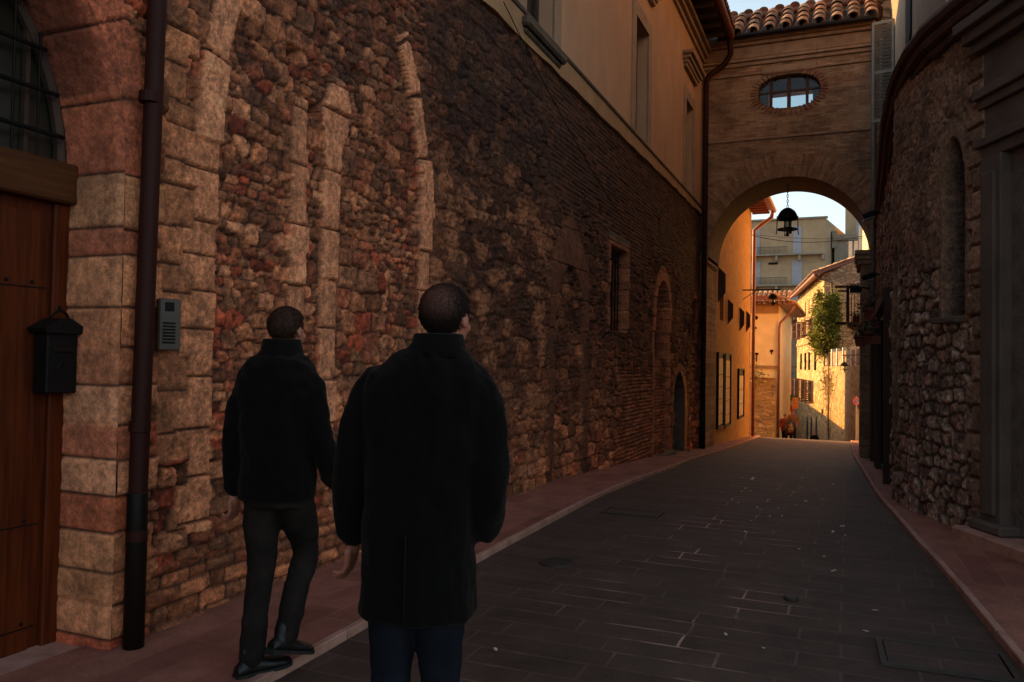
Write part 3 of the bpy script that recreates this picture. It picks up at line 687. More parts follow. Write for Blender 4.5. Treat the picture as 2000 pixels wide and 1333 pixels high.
# low arched door of the stone building
bm = bmesh.new(); box(bm, -.45, -.40, 17.6, 19.5, -1.2, 1.6); d = bmobj('door', bm, M['woodd'], left)
bm = bmesh.new()
for k in range(6): box(bm, -.399, -.375, 17.75+k*.28, 17.98+k*.28, -1.2, 1.45)
bmobj('door_board', bm, M['woodd'], d)
prof = [(17.75, -1.0), (17.75, .625)]+[(18.575+.825*math.cos(math.pi-a), .625+.825*math.sin(math.pi-a)) for a in np.linspace(0, math.pi, 20)]+[(19.4, -1.0)]
bm = bmesh.new()
for a, b in zip(prof, prof[1:]):
    v = [bm.verts.new(p) for p in ((.0, a[0], a[1]), (.0, b[0], b[1]), (-.42, b[0], b[1]), (-.42, a[0], a[1]))]; bm.faces.new(v)
bmobj('door_reveal', bm, M['darkstone'], left)
bm = bmesh.new(); box(bm, -.4, .16, 17.6, 19.5, -.62, -.46, bev=.01); box(bm, .02, .2, 15.9, 17.4, -.45, -.26, bev=.01); bmobj('doorstep', bm, M['darkstone'], left)
bm = bmesh.new()
for k in range(5): tube(bm, [(-.1, 12.75+k*.19, 2.15), (-.1, 12.75+k*.19, 3.55)], .012, 6)
for k in range(4): tube(bm, [(-.1, 12.62, 2.35+k*.33), (-.1, 13.65, 2.35+k*.33)], .010, 6)
bmobj('window_grille', bm, M['iron'], left)
bm = bmesh.new(); box(bm, -.02, .03, 12.45, 13.8, 3.62, 3.78, bev=.01); bmobj('lintel', bm, M['darkstone'], left)
bm = bmesh.new(); box(bm, -.30, -.27, 12.6, 13.7, 2.1, 3.6); bmobj('window_void', bm, M['dark'], left)
bm = bmesh.new(); box(bm, -.285, -.25, 16, 17.3, 1.7, 3.4); bmobj('window_void', bm, M['dark'], left)

# ------------------------------------------------------------------ entrance door
door = thing('entrance_door', 'large varnished wooden double door under a stone arch at the left edge', 'door', (-4.0, DC_Y, 0))
def dbox(name, parts, mat, parent=None):
    bm = bmesh.new()
    for p in parts: box(bm, *p[:6], bev=p[6] if len(p) > 6 else 0)
    return bmobj(name, bm, mat, parent or door)
TZ0, TZ1 = 2.42, 2.64
for s in (-1, 1):
    y0, y1 = (0.0, 1.45) if s > 0 else (-1.45, 0.0)
    lf = dbox('door_leaf', [(-.06, .0, y0+.004, y1-.004, -.1, TZ0)], M['wood'])
    dbox('stile', [(.0, .035, y0+.005, y0+.10, -.1, TZ0, .008), (.0, .035, y1-.10, y1-.005, -.1, TZ0, .008), (.0, .05, (y0+y1)/2-.07+.28*s, (y0+y1)/2+.03+.28*s, -.1, TZ0, .02)], M['wood'], lf)
    dbox('panel_board', [(.0, .014, y0+.12+k*.235, y0+.345+k*.235, -.1, TZ0-.06, .004) for k in range(5)], M['wood'], lf)
    bm = bmesh.new()
    for zz in (1.98, .72, .18, -.02):
        for k in range(5):
            for e in (0, 1): ellip(bm, (.02, y0+.16+k*.235+e*.14, zz), (.006, .011, .011), u=8, v=6)
    bmobj('studs', bm, M['iron'], lf)
    dbox('metal_strip', [(.014, .019, y0+.13, y1-.13, zz-.03, zz-.024) for zz in (1.98, .72, .18)], M['iron'], lf)
dbox('transom_beam', [(-.08, .09, -1.45, 1.45, TZ0, TZ1, .012)], M['beam'])
bm = bmesh.new(); P2 = [(-1.44, 0)]+[(1.44*math.cos(math.pi-a), 1.44*math.sin(math.pi-a)) for a in np.linspace(0, math.pi, 40)]
vs = [bm.verts.new((-.05, p[0], TZ1+p[1]*.97)) for p in P2[1:]]; bm.faces.new(vs); fan = bmobj('fanlight', bm, M['fanglass'], door)
bm = bmesh.new(); A0 = np.linspace(0, math.pi, 40)
tube(bm, [(-.02, 1.41*math.cos(a), TZ1+1.40*math.sin(a)*.97) for a in A0], .035, 6)
for yy in np.arange(-1.2, 1.3, .2):
    h = math.sqrt(max(0, 1.41**2-yy**2))*.97; box(bm, -.045, -.01, yy-.012, yy+.012, TZ1, TZ1+h)
bmobj('glazing_bar', bm, M['woodd'], fan)
bm = bmesh.new()
for k in range(6):
    h = .14+k*.22
    if h < 1.38:
        ww = math.sqrt(1.38**2-h**2); tube(bm, [(.05, -ww, TZ1+h), (.05, ww, TZ1+h)], .013, 8)
for yy in np.arange(-1.3, 1.31, .14):
    h = math.sqrt(max(0, 1.40**2-yy**2))*.97; tube(bm, [(.05, yy, TZ1), (.05, yy, TZ1+h)], .007, 6)
bmobj('iron_grille', bm, M['iron'], fan)
bm = bmesh.new(); box(bm, -4.02, -3.35, .1, 3.19, -.15, .035, bev=.015); dj = bmobj('doorstep', bm, M['kerb']); setp(dj, 'worn stone threshold below the wooden entrance door', 'doorstep')
# mailbox
mb = thing('mailbox', 'black metal mailbox with small pitched hood fixed to the wooden door', 'mailbox', (-3.90, 3.0, 1.39))
bm = bmesh.new(); box(bm, -.07, .04, -.10, .08, 0, .33, bev=.008); bmobj('box_body', bm, M['iron'], mb)
bm = bmesh.new(); prism(bm, [(-.12, .32), (.10, .32), (.115, .345), (.02, .40), (-.04, .40), (-.135, .345)], 'x', -.075, .065); bmobj('hood', bm, M['iron'], mb)
bm = bmesh.new(); tube(bm, [(-.0, -.06, .40), (0, -.03, .43), (0, 0, .445), (0, .03, .43), (0, .05, .40)], .008, 6); ellip(bm, (0, -.005, .455), (.012, .012, .015), u=8, v=6); bmobj('finial', bm, M['iron'], mb)
bm = bmesh.new(); box(bm, .041, .05, -.07, .05, .22, .25, bev=.003); bmobj('letter_slot', bm, M['blackpipe'], mb)
bm = bmesh.new(); tube(bm, [(.048, -.02+.025*math.cos(a), .13+.03*math.sin(a)) for a in np.linspace(-.3, math.pi+.3, 9)], .004, 6); bmobj('badge', bm, M['blackpipe'], mb)
# intercom
ic = thing('intercom', 'grey metal intercom panel on pale stone blocks beside the brown drainpipe', 'intercom', (-3.525, 3.375, 1.63), R_(-22))
bm = bmesh.new(); box(bm, -.03, .03, -.06, .06, 0, .29, bev=.006); bmobj('intercom_case', bm, M['intercom'], ic)
bm = bmesh.new()
for k in range(7): box(bm, .031, .034, -.04, .03, .04+k*.018, .05+k*.018)
bmobj('speaker_grille', bm, M['iron'], ic)
bm = bmesh.new(); box(bm, .031, .036, -.03, .02, .22, .27, bev=.002); bmobj('call_button', bm, M['iron'], ic)

# ------------------------------------------------------------------ drainpipes
PIP = [(3.23, 3.18)]
def pipe(name, label, pts, r, mat, cols=(), group=None, low=None):
    t = thing(name, label, 'drainpipe', pts[-1], 0, group); b = Vector(pts[-1])
    bm = bmesh.new(); tube(bm, [Vector(p)-b for p in pts], r, 16); bmobj('pipe', bm, mat, t, True)
    for z in cols:
        bm = bmesh.new(); x, y = pts[-1][0]-b.x, pts[-1][1]-b.y; lathe(bm, [(r, z-.03-b.z), (r*1.12, z-.028-b.z), (r*1.12, z+.028-b.z), (r, z+.03-b.z)], 16, (x, y, 0)); bmobj('bracket', bm, mat, t, False)
    if low:
        bm = bmesh.new(); lathe(bm, [(r*1.1, 0), (r*1.1, low-b.z), (r*1.02, low-b.z+.01)], 18); bmobj('cast_iron_foot', bm, M['blackpipe'], t, True)
    return t
pipe('drainpipe', 'tall brown drainpipe with black iron foot beside the wooden door', [(-3.5, PIP[0][0], 10.0), (-3.5, PIP[0][0], 5), (-3.5, PIP[0][1], .8), (-3.5, PIP[0][1], 0.03)], .049, M['copper'], (3.0, 1.22, .64), low=.86)
pipe('drainpipe', 'dark brown drainpipe in the corner where the left building meets the bridge', [(-2.85, 20.9, 10.1), (-2.85, 21.15, 9.75), (-3.0, 21.15, 9.5), (-3.45, 21.15, 9.2), (-3.47, 21.15, 8.9), (-3.47, 21.15, gz(21.1))], .07, M['copper'], (8, 6, 4, 2), low=.4)
pipe('drainpipe', 'slim grey drainpipe in the corner at the right end of the bridge', [(.52, 21.2, 10.2), (.56, 21.2, 9.9), (.56, 21.2, gz(21.1))], .05, M['greyshut'], (8, 6))

# ------------------------------------------------------------------ BRIDGE with arch
BY0, BY1 = 21.32, 23.2
br = thing('arch_bridge', 'brick bridge house with round arch and oval window spanning the street', 'bridge', (0, BY0, 0))
bm = bmesh.new(); box(bm, -3.62, .74, 0, BY1-BY0, -1.4, 10.12); wall = bmobj('brick_wall', bm, M['brick'], br)
AX, AZ, AR = -1.42, 4.47, 1.98
bm = bmesh.new(); prism(bm, [(AX-AR, 4.3), (AX-AR, AZ)]+[(AX+AR*math.cos(math.pi-a), AZ+AR*math.sin(math.pi-a)) for a in np.linspace(0, math.pi, 64)]+[(AX+AR, 4.3)], 'y', -1, 3.5); c1 = bmobj('c', bm, None)
bm = bmesh.new(); box(bm, -3.47, .30, -1, 3.5, -2, 4.31); c2 = bmobj('c', bm, None)
OX, OZ, OA, OB = -1.42, 8.66, .76, .43
ovp = [(OX+OA*math.copysign(abs(math.cos(a))**.8, math.cos(a)), OZ+OB*math.copysign(abs(math.sin(a))**.75, math.sin(a))) for a in np.linspace(0, 2*math.pi, 48, endpoint=False)]
bm = bmesh.new(); prism(bm, ovp, 'y', -1, .5); c3 = bmobj('c', bm, None)
bm = bmesh.new(); box(bm, -3.2, .3, .35, BY1-BY0-.35, 7.2, 9.7); c4 = bmobj('c', bm, None)
bm = bmesh.new(); box(bm, -2.05, -.9, BY1-BY0-.5, BY1-BY0+1, 8.45, 9.12); c5 = bmobj('c', bm, None)
for c in (c1, c2, c3, c4, c5): c.parent = br
bpy.context.view_layer.update(); boolean(wall, [c1, c2, c3, c4, c5])
def vous_ring(name, cx, cz, r0, r1, a0, a1, n, y0, y1, parent, pal, rng, gap=.004, ell=None, mat=None):
    V, Fc, Cc = [], [], []
    for k in range(n):
        b0 = a0+(a1-a0)*k/n; b1 = a0+(a1-a0)*(k+1)/n; c = pal[rng.randrange(len(pal))]; f = rng.uniform(.7, 1.15); c = tuple(q*f for q in c)
        g = gap/((r0+r1)/2); pr_ = rng.uniform(0, .008); s = len(V); rb = r1+rng.uniform(-.01, .01)
        for yy in (y0-pr_, y1):
            for (r, b) in ((r0, b0+g), (rb, b0+g), (rb, b1-g), (r0, b1-g)):
                if ell: V.append((cx+(ell[0]+r)*math.cos(b), yy, cz+(ell[1]+r)*math.sin(b)))
                else: V.append((cx+r*math.cos(b), yy, cz+r*math.sin(b)))
                Cc.append(c)
        for q in ((0, 1, 2, 3), (0, 4, 5, 1), (1, 5, 6, 2), (2, 6, 7, 3), (3, 7, 4, 0)): Fc.append([s+i for i in q])
    me = bpy.data.meshes.new(name); me.from_pydata(V, [], Fc); ca = me.color_attributes.new('Col', 'FLOAT_COLOR', 'POINT')
    for k, c in enumerate(Cc): ca.data[k].color = (*c, 1)
    bm = bmesh.new(); bm.from_mesh(me); bmesh.ops.recalc_face_normals(bm, faces=bm.faces); bm.to_mesh(me); bm.free()
    o = bpy.data.objects.new(name, me); C.objects.link(o); me.materials.append(mat or M['vouss']); o.parent = parent; return o
bpal = ((.33, .17, .095), (.36, .19, .105), (.31, .15, .08), (.38, .21, .12))
vous_ring('arch_ring', AX, AZ, AR-.004, AR+.30, 0, math.pi, 92, -.018, .05, br, bpal, rr_)
vous_ring('outer_arch_ring', AX, AZ, AR+.315, AR+.60, .12, math.pi-.12, 104, -.008, .05, br, bpal, rr_)
vous_ring('oval_surround', OX, OZ, .0, .17, 0, 2*math.pi, 44, -.02, .05, br, ((.26, .11, .06), (.22, .09, .05), (.3, .15, .085)), rr_, ell=(OA+.01, OB+.01))
bm = bmesh.new(); prism(bm, arch_pts(AX, AZ, AR+.008, 60)+arch_pts(AX, AZ, AR-.012, 60)[::-1], 'y', .04, BY1-BY0-.02); bmobj('arch_soffit', bm, M['darkstone'], br)
bm = bmesh.new()
box(bm, -3.61, .60, -.05, .0, 9.42, 9.52, bev=.012); box(bm, -3.61, .60, -.10, .0, 9.525, 9.60, bev=.012); box(bm, -3.61, .6, -.06, 0, 9.62, 9.92, bev=.01); box(bm, -3.61, .6, -.13, 0, 9.93, 10.02, bev=.012); box(bm, -3.61, .6, -.2, 0, 10.025, 10.12, bev=.012)
box(bm, -3.61, .62, -.03, 0, 7.46, 7.52, bev=.01); box(bm, -3.61, .6, -.04, .0, 9.05+.12, 9.05+.17, bev=.01)
bmobj('cornice', bm, M['cornice'], br)
bm = bmesh.new(); box(bm, OX-.66, OX+.66, -.035, .1, OZ+OB+.06, OZ+OB+.25, bev=.01); bmobj('lintel', bm, M['plaster_trim'], br)
for sx, x0, x1 in ((-1, -3.6, -3.46), (1, .22, .72)):
    bm = bmesh.new()
    for k, e in enumerate((.0, .03, .06)): box(bm, x0-(e if sx > 0 else 0), x1+(e if sx < 0 else 0), -.04-e, BY1-BY0+.03, 4.14+k*.12, 4.14+k*.12+.115, bev=.015)
    bmobj('impost', bm, M['cornice'], br)
# window in the oval
bm = bmesh.new()
tube(bm, [(x, .165, z) for x, z in ovp+ovp[:1]], .035, 6, False)
fr = bmobj('oval_window', bm, M['woodd'], br)
bm = bmesh.new(); v = [bm.verts.new((x*1, .165, z)) for x, z in ovp]; bm.faces.new(v); bmobj('pane', bm, M['skyglass'], fr)
for x_, w_ in ((-.44, .035), (0, .045), (.44, .035)):
    h_ = OB*(1-abs(x_/OA)**2.4)**(1/2.4)*.97; bm = bmesh.new(); box(bm, OX+x_-w_, OX+x_+w_, .12, .20, OZ-h_, OZ+h_); bmobj('mullion', bm, M['woodd'], fr)
bm = bmesh.new(); box(bm, OX-OA*.98, OX+OA*.98, .135, .19, OZ+.02, OZ+.065); bmobj('glazing_bar', bm, M['woodd'], fr)
tr = tile_roof('roof', -3.5, .66, 1.3, 4, .78, br, rr_, w=.40); tr.location = (0, -.30, 10.14)
tr = tile_roof('roof', -.66, 3.5, 1.3, 4, .78, br, rr_, w=.40); tr.location = (0, BY1-BY0+.30, 10.14); tr.rotation_euler = (0, 0, math.pi)
bm = bmesh.new(); prism(bm, [(-.28, 10.125), (BY1-BY0+.28, 10.125), (.94, 11.04)], 'x', -3.6, .66); bmobj('roof_deck', bm, M['woodd'], br)
bm = bmesh.new(); tube(bm, [(x, .94, 11.12) for x in np.arange(-3.6, .7, .4)], .1, 10); bmobj('ridge_tiles', bm, M['redpipe'], br)
bm = bmesh.new(); tube(bm, [(-3.0, -.34, 10.11), (.60, -.34, 10.11)], .06, 10); bmobj('gutter', bm, M['blackpipe'], br)

# hanging lantern
def lantern(loc, s, chain, label, group=None, mat=None, bar=None):
    t = thing('hanging_lantern', label, 'lantern', loc, 0, group)
    bm = bmesh.new()
    lathe(bm, [(.03*s, .02*s), (.09*s, 0), (.18*s, -.07*s), (.24*s, -.17*s), (.265*s, -.28*s), (.27*s, -.30*s), (.25*s, -.30*s), (.2*s, -.2*s), (.05*s, -.06*s)], 20); bmobj('lantern_hood', bm, M['iron'], t, True)
    bm = bmesh.new()
    for k in range(24):
        a0, a1 = 2*math.pi*k/24, 2*math.pi*(k+1)/24
        tube(bm, [(.24*s*math.cos(a0), .24*s*math.sin(a0), -.56*s), (.24*s*math.cos(a1), .24*s*math.sin(a1), -.56*s)], .022*s, 5)
    for a in (0, math.pi/2): tube(bm, [(.24*s*math.cos(a), .24*s*math.sin(a), -.56*s), (-.24*s*math.cos(a), -.24*s*math.sin(a), -.56*s)], .014*s, 5)
    bmobj('lower_ring', bm, M['iron'], t)
    for k in range(4):
        a = k*math.pi/2+.3; cx, cy = math.cos(a), math.sin(a)
        bm = bmesh.new(); tube(bm, [(.27*s*cx, .27*s*cy, -.20*s), (.27*s*cx, .27*s*cy, -.55*s), (.29*s*cx, .29*s*cy, -.70*s)], .012*s, 6); bmobj('frame_bar', bm, M['iron'], t)
    bm = bmesh.new(); lathe(bm, [(.07*s, -.30*s), (.085*s, -.32*s), (.10*s, -.5*s), (.06*s, -.55*s)], 14); bmobj('lamp_glass', bm, M['skyglass'], t, True)
    bm = bmesh.new(); lathe(bm, [(.03*s, -.50*s), (.03*s, -.66*s), (.05*s, -.72*s), (.045*s, -.74*s)], 10); lathe(bm, [(.035*s, -.3*s), (.035*s, -.58*s), (.04*s, -.66*s), (.02*s, -.68*s)], 10, (.07*s, .02*s, 0)); bmobj('lamp_holder', bm, M['iron'], t)
    if chain:
        bm = bmesh.new(); z = .02*s; k = 0
        while z < chain:
            h = .075*s
            pts = [((.022*s*math.cos(a)) if k % 2 == 0 else 0, (.022*s*math.cos(a)) if k % 2 else 0, z+h/2+h*.62*math.sin(a)) for a in np.linspace(0, 2*math.pi, 11)]
            tube(bm, pts, .008*s, 5, False); z += h*.9; k += 1
        bmobj('chain', bm, M['iron'], t)
    return t
lantern((AX-.06, 22.2, 5.80), 1.0, .62, 'large black domed lantern hanging on a chain from the bridge arch')

# ------------------------------------------------------------------ RIGHT WALL (curved in plan)
rb = thing('rubble_wall_building', 'low curving rubble stone building with blocked lancet niches on the right', 'building', (0, 0, 0))
PATH = [(.66, 21.3), (.66, 11.32), (.56, 11.25), (.53, 11.05), (.58, 10.57), (.755, 9.72), (.93, 9.17), (1.19, 8.47), (1.24, 8.36)]
def right_wall():
    pts = np.array(PATH); pp = []
    seg = np.hypot(*(pts[1:]-pts[:-1]).T); cum = np.concatenate([[0], np.cumsum(seg)]); T = cum[-1]
    s = []; q = 0
    while q < T:
        s.append(q); q += .03 if q < 9.5 else .0125
    s = np.array(s+[T])
    px = np.interp(s, cum, pts[:, 0]); py = np.interp(s, cum, pts[:, 1])
    # smooth the plan of the curved part
    ker = np.ones(15)/15
    m = (s > 10.3) & (s < T-.3); sx = np.convolve(px, ker, 'same'); sy = np.convolve(py, ker, 'same'); px = np.where(m, sx, px); py = np.where(m, sy, py)
    dx = np.gradient(px); dy = np.gradient(py); L = np.hypot(dx, dy)+1e-9; nx, ny = dy/L, -dx/L
    zv = np.arange(-.9, 5.1, .015)
    S, z = np.meshgrid(s, zv, indexing='ij')
    n1 = fbm(S/.05, z/.05, 101, 4); n2 = fbm(S/.016, z/.016, 102, 3); n3 = fbm(S/1.3, z/1.0, 104, 4); n4 = fbm(S/.3, z/.3, 106, 4)
    d, a, b = vor(S, z, 111, .19, .14, .7); n5 = fbm(S/.5, z/.5, 9, 2); d9, a9, b9 = vor(S, z, 112, .29, .20, .6); mb9 = n5 > .1; d = np.where(mb9, d9, d)+.005*n2; a = np.where(mb9, a9+500, a); b = np.where(mb9, b9, b)
    hh = _hash(a, b, 5)
    G = [(.40, .31, .255), (.54, .43, .36), (.29, .215, .17), (.42, .27, .22), (.36, .29, .24)]
    H = .024*ss(0, .016, d-.002)*(.4+.9*hh)+.016*(hh-.5)+.045*n1*ss(0, .03, d)+.016*n2
    col = pick(a, b, 7, G, [3, 2.2, 3, 1.5, 3])*(.6+.85*_hash(a, b, 9))[..., None]*np.clip(1+1.5*n1+.9*n2+.8*n4, .3, 2)[..., None]
    mm = ss(.003, .022, d)[..., None]; col = np.array((.095, .068, .054))*(1+.8*n1)[..., None]*(1-mm)+col*mm
    # brick-like upper part, smoother lime wash
    up = ss(2.3, 3.4, z+1.2*n3)*(s[:, None] > 10)
    d2, a2, b2 = vor(S, z, 131, .26, .13, .7)
    H2 = .007*ss(0, .018, d2)+.03*n1+.01*n2; c2 = pick(a2, b2, 8, [(.30, .21, .155), (.35, .255, .195), (.26, .175, .13)], [2, 2, 2])*(1+1.2*n1+.8*n2+1.1*n4)[..., None]
    mb_ = up > .5; H = np.where(mb_, H2, H); col = np.where(mb_[..., None], c2, col)
    # niches (position along the path found from plan y)
    def s_at(yq): return float(s[np.argmin(np.abs(py-yq)+(s < 10)*99)])
    for (ya, yb, z0, z1, dep, arc) in ((8.80, 9.22, 2.14, 3.92, .17, 2.6), (10.62, 10.95, .9, 3.10, .16, 2.0)):
        sa, sb = sorted((s_at(ya), s_at(yb))); cx = (sa+sb)/2; r = (sb-sa)/2; zz = z1-r*arc
        dd = np.where(z > zz, np.hypot(S-cx, (z-zz)/arc)-r, np.maximum(np.abs(S-cx)-r, z0-z))
        fr_ = (dd < .07) & (dd >= 0); H = np.where(fr_, .02+.012*n1, H); col = np.where(fr_[..., None], np.array((.30, .215, .16))*(1+.5*n1+.6*n4)[..., None], col)
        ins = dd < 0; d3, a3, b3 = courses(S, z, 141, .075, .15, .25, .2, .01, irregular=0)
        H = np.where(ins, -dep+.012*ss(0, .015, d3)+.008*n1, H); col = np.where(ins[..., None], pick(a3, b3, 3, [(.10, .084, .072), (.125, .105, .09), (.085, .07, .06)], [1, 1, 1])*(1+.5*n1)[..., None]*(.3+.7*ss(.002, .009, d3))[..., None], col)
    H = H+.05*n3
    # quoins next to the portal
    q0 = s_at(8.47)
    qm = (S > q0-.22-.05*np.sign(np.sin(z*15))) & (S < q0+.02); db, ab, bb = courses(S*0+.1, z, 151, .21, .3, 3, .1, .01, irregular=0)
    H = np.where(qm, .05*ss(0, .02, db)+.02*n1, H); col = np.where(qm[..., None], np.array((.33, .24, .175))*(.7+.5*_hash(ab, bb, 3))[..., None]*(1+.5*n1+.6*n4)[..., None], col)
    P = np.stack([px[:, None]+nx[:, None]*H, py[:, None]+ny[:, None]*H, z], -1)
    grid_mesh('stone_wall', P, np.clip(col, .01, .7), None, M['stone_right'], rb)
    return px, py, s
right_wall()
# body behind the relief and the upper plaster storey set back
bm = bmesh.new(); prism(bm, [(.80, 21.3), (.80, 11.5), (.8, 10.6), (1.05, 9.6), (1.5, 8.4), (2.3, 6.6), (2.6, 5.0), (9, 5), (9, 21.3)], 'z', -1, 5.08); bmobj('rear_block', bm, M['greyhouse'], rb)
off = [(-.07, 0), (.10, .02)]
def coping():
    bm = bmesh.new(); pts = [Vector((x, y, 0)) for x, y in [(.72, 21.25), (.62, 15.5), (.57, 12.5), (.59, 11.3), (.62, 10.6), (.69, 9.9), (.80, 9.35), (.92, 9.0), (1.08, 8.58), (1.3, 8.1), (1.75, 7.2)]]
    rng = random.Random(4)
    for lay, (r, zc, o) in enumerate(((.06, 4.93, .04), (.075, 5.03, -.02), (.085, 5.14, -.07))):
        for a, b in zip(pts, pts[1:]):
            n = max(1, int((b-a).length/.42)); d = (b-a).normalized(); nn = Vector((d.y, -d.x, 0))*-1
            if nn.x > 0: nn = -nn
            for k in range(n):
                p, q = a+(b-a)*(k/n), a+(b-a)*((k+1)/n); j = rng.uniform(-.01, .01)
                tube(bm, [p+nn*-o*1.0+Vector((0, 0, zc+j)), q+nn*-o*1.0+Vector((0, 0, zc+j+.01))], [r, r*.86], 8)
    return bmobj('tile_coping', bm, simple('old brown tile', (.12, .05, .032), (.05, .024, .017), 9, .9, .5, 40), rb)
coping()
bm = bmesh.new(); prism(bm, [(.72, 5.12), (1.6, 5.5), (1.6, 5.0), (.8, 5.0)], 'y', 11.5, 21.25); bmobj('lean_to_roof', bm, M['darkstone'], rb)
upr = thing('plaster_house', 'tall grey plaster house set back above the rubble building on the right', 'building', (1.0, 0, 0))
bm = bmesh.new(); box(bm, -.05, 8, 9.5, 21.6, 5.2, 12.8); bmobj('wall', bm, M['greyhouse'], upr)
bm = bmesh.new(); box(bm, -.6, 8.3, 9.2, 21.9, 12.8, 13.0); bmobj('roof', bm, M['woodd'], upr)
bm = bmesh.new()
for yy in (20.3, 15.0): box(bm, -.08, .02, yy-.6, yy+.6, 7.1, 9.5)
w_ = bmobj('window', bm, M['dark'], upr)
def shutter(name, w_, h, parent, loc, rz, mat, slats=None, th=.035):
    bm = bmesh.new(); s = .05 if w_ > .3 else .03; n = slats or int(h/.085)
    box(bm, 0, s, -th/2, th/2, 0, h); box(bm, w_-s, w_, -th/2, th/2, 0, h)
    for z in (0, h*.48, h-s*1.4): box(bm, s, w_-s, -th/2+.001, th/2-.001, z, z+s*1.4)
    for k in range(n):
        z = s*1.4+(h-s*3)*k/n
        box(bm, s, w_-s, -.005, .005, z, z+.055, rot=Matrix.Rotation(R_(-35), 3, 'X'))
    o = bmobj(name, bm, mat, parent); o.location = loc; o.rotation_euler = (0, 0, rz); return o
shutter('shutter', .46, 2.3, upr, (-.07, 19.55, 7.15), R_(180-12), M['greyshut'])
shutter('shutter', .46, 2.3, upr, (-.07, 21.0, 7.15), R_(180+60), M['greyshut'])
# portal at the right edge
portal = thing('stone_portal', 'grey stone doorway surround with projecting cornice at the right edge', 'doorway', (1.19, 8.47, 0), math.atan2(7.2-8.47, 1.76-1.19))
# local x runs along the wall towards the camera, local -y faces the street
PST = M['pst'] = simple('grey travertine', (.14, .098, .08), (.085, .06, .048), 3, .9, .6, 35, bdist=.012)
bm = bmesh.new(); box(bm, .0, .30, -.07, .3, .17, 3.55, bev=.01); box(bm, .06, .24, -.10, -.06, .3, 3.4, bev=.012); bmobj('pilaster', bm, PST, portal)
bm = bmesh.new(); box(bm, 1.75, 2.05, -.07, .3, .17, 3.55, bev=.01); bmobj('pilaster', bm, PST, portal)
bm = bmesh.new(); box(bm, .30, 1.75, .03, .25, .17, 3.55); bmobj('blocked_panel', bm, simple('rough grey render', (.17, .13, .11), (.09, .068, .057), 6, .95, .8, 25, bdist=.02), portal)
bm = bmesh.new()
for k, (z0, z1, p) in enumerate(((3.55, 3.66, .05), (3.66, 3.74, .09), (3.74, 4.02, .03), (4.02, 4.11, .07), (4.11, 4.2, .11), (4.2, 4.55, .04), (4.55, 4.65, .12), (4.65, 4.76, .18), (4.76, 4.86, .24))): box(bm, -.0-p*.7, 2.05+p, -p, .3, z0+.001, z1, bev=.008)
bmobj('entablature', bm, PST, portal)
bm = bmesh.new(); box(bm, -.16, 2.6, -.24, .4, -.05, .15, bev=.02); bmobj('step', bm, M['kerb'], portal); bm = bmesh.new(); box(bm, -.06, .42, -.15, .3, .151, .24, bev=.02); bmobj('plinth_block', bm, PST, portal)
bm = bmesh.new(); sg = Matrix.Rotation(R_(-25), 3, 'Z'); box(bm, -.22, .22, -.10, .08, -.03, .03, bev=.01)
o = bmobj('niche_sill', bm, M['pst'], rb); o.location = (.965, 9.02, 2.09); o.rotation_euler = (0, 0, math.atan2(-.70, .32))
# things on the right side under the bridge
def flood(loc, rz, label, tilt=20):
    t = thing('floodlight', label, 'floodlight', loc, rz, 'floodlights on the right wall')
    bm = bmesh.new(); rt = Matrix.Rotation(R_(tilt), 3, 'Y'); box(bm, -.42, -.16, -.13, .13, -.06, .06, rot=rt, bev=.02); bmobj('lamp_housing', bm, M['iron'], t)
    bm = bmesh.new(); box(bm, -.42, -.18, -.11, .11, -.085, -.065, rot=rt); bmobj('lamp_glass', bm, M['fanglass'], t)
    bm = bmesh.new(); tube(bm, [(0, 0, .02), (-.12, 0, .05), (-.25, 0, .05)], .018, 8); box(bm, -.02, .0, -.05, .05, -.06, .1); bmobj('arm', bm, M['iron'], t)
flood((.70, 18.2, 4.80), 0, 'topmost black floodlight on the right wall level with the arch springing', -20)
flood((.70, 18.6, 3.55), 0, 'middle black floodlight on the right wall below the arch springing', -20)
flood((.47, 20.2, 3.42), 0, 'lowest black floodlight jutting from the right bridge pillar', 0)
def leafmat(name, c1, c2, tr=.3):
    m, nt, b = newmat(name); oi = N(nt, 'ShaderNodeNewGeometry'); c = ramp(nt, oi.outputs['Random Per Island'], [c1, c2])
    nt.links.new(c, b.inputs['Base Color']); b.inputs['Roughness'].default_value = .6
    t = N(nt, 'ShaderNodeBsdfTranslucent'); nt.links.new(c, t.inputs[0]); mx = N(nt, 'ShaderNodeMixShader'); mx.inputs[0].default_value = tr
    o = nt.nodes['Material Output']; nt.links.new(b.outputs[0], mx.inputs[1]); nt.links.new(t.outputs[0], mx.inputs[2]); nt.links.new(mx.outputs[0], o.inputs[0]); return m
M['leaf'] = leafmat('tree leaf', (.06, .075, .01), (.26, .24, .025)); M['pleaf'] = leafmat('pot plant leaf', (.03, .05, .012), (.07, .09, .02)); M['flower'] = leafmat('magenta flower', (.22, .02, .06), (.35, .04, .10)); M['vine'] = leafmat('dry vine leaf', (.20, .12, .03), (.34, .2, .06))
M['terra'] = simple('terracotta pot', (.26, .075, .035), (.16, .045, .022), 8, .85, .2, 40)
def leaves(bm, pts, size, rng):
    for p in pts:
        s = size*rng.uniform(.6, 1.3); rm = Matrix.Rotation(rng.uniform(0, 6.28), 3, 'Z') @ Matrix.Rotation(rng.uniform(-1.2, 1.2), 3, 'X') @ Matrix.Rotation(rng.uniform(0, 6.28), 3, 'Z')
        vs = [bm.verts.new(Vector(p)+rm @ Vector(q)*s) for q in ((-.5, 0, 0), (0, -.28, .05), (.5, 0, 0), (0, .28, .05))]; bm.faces.new(vs)
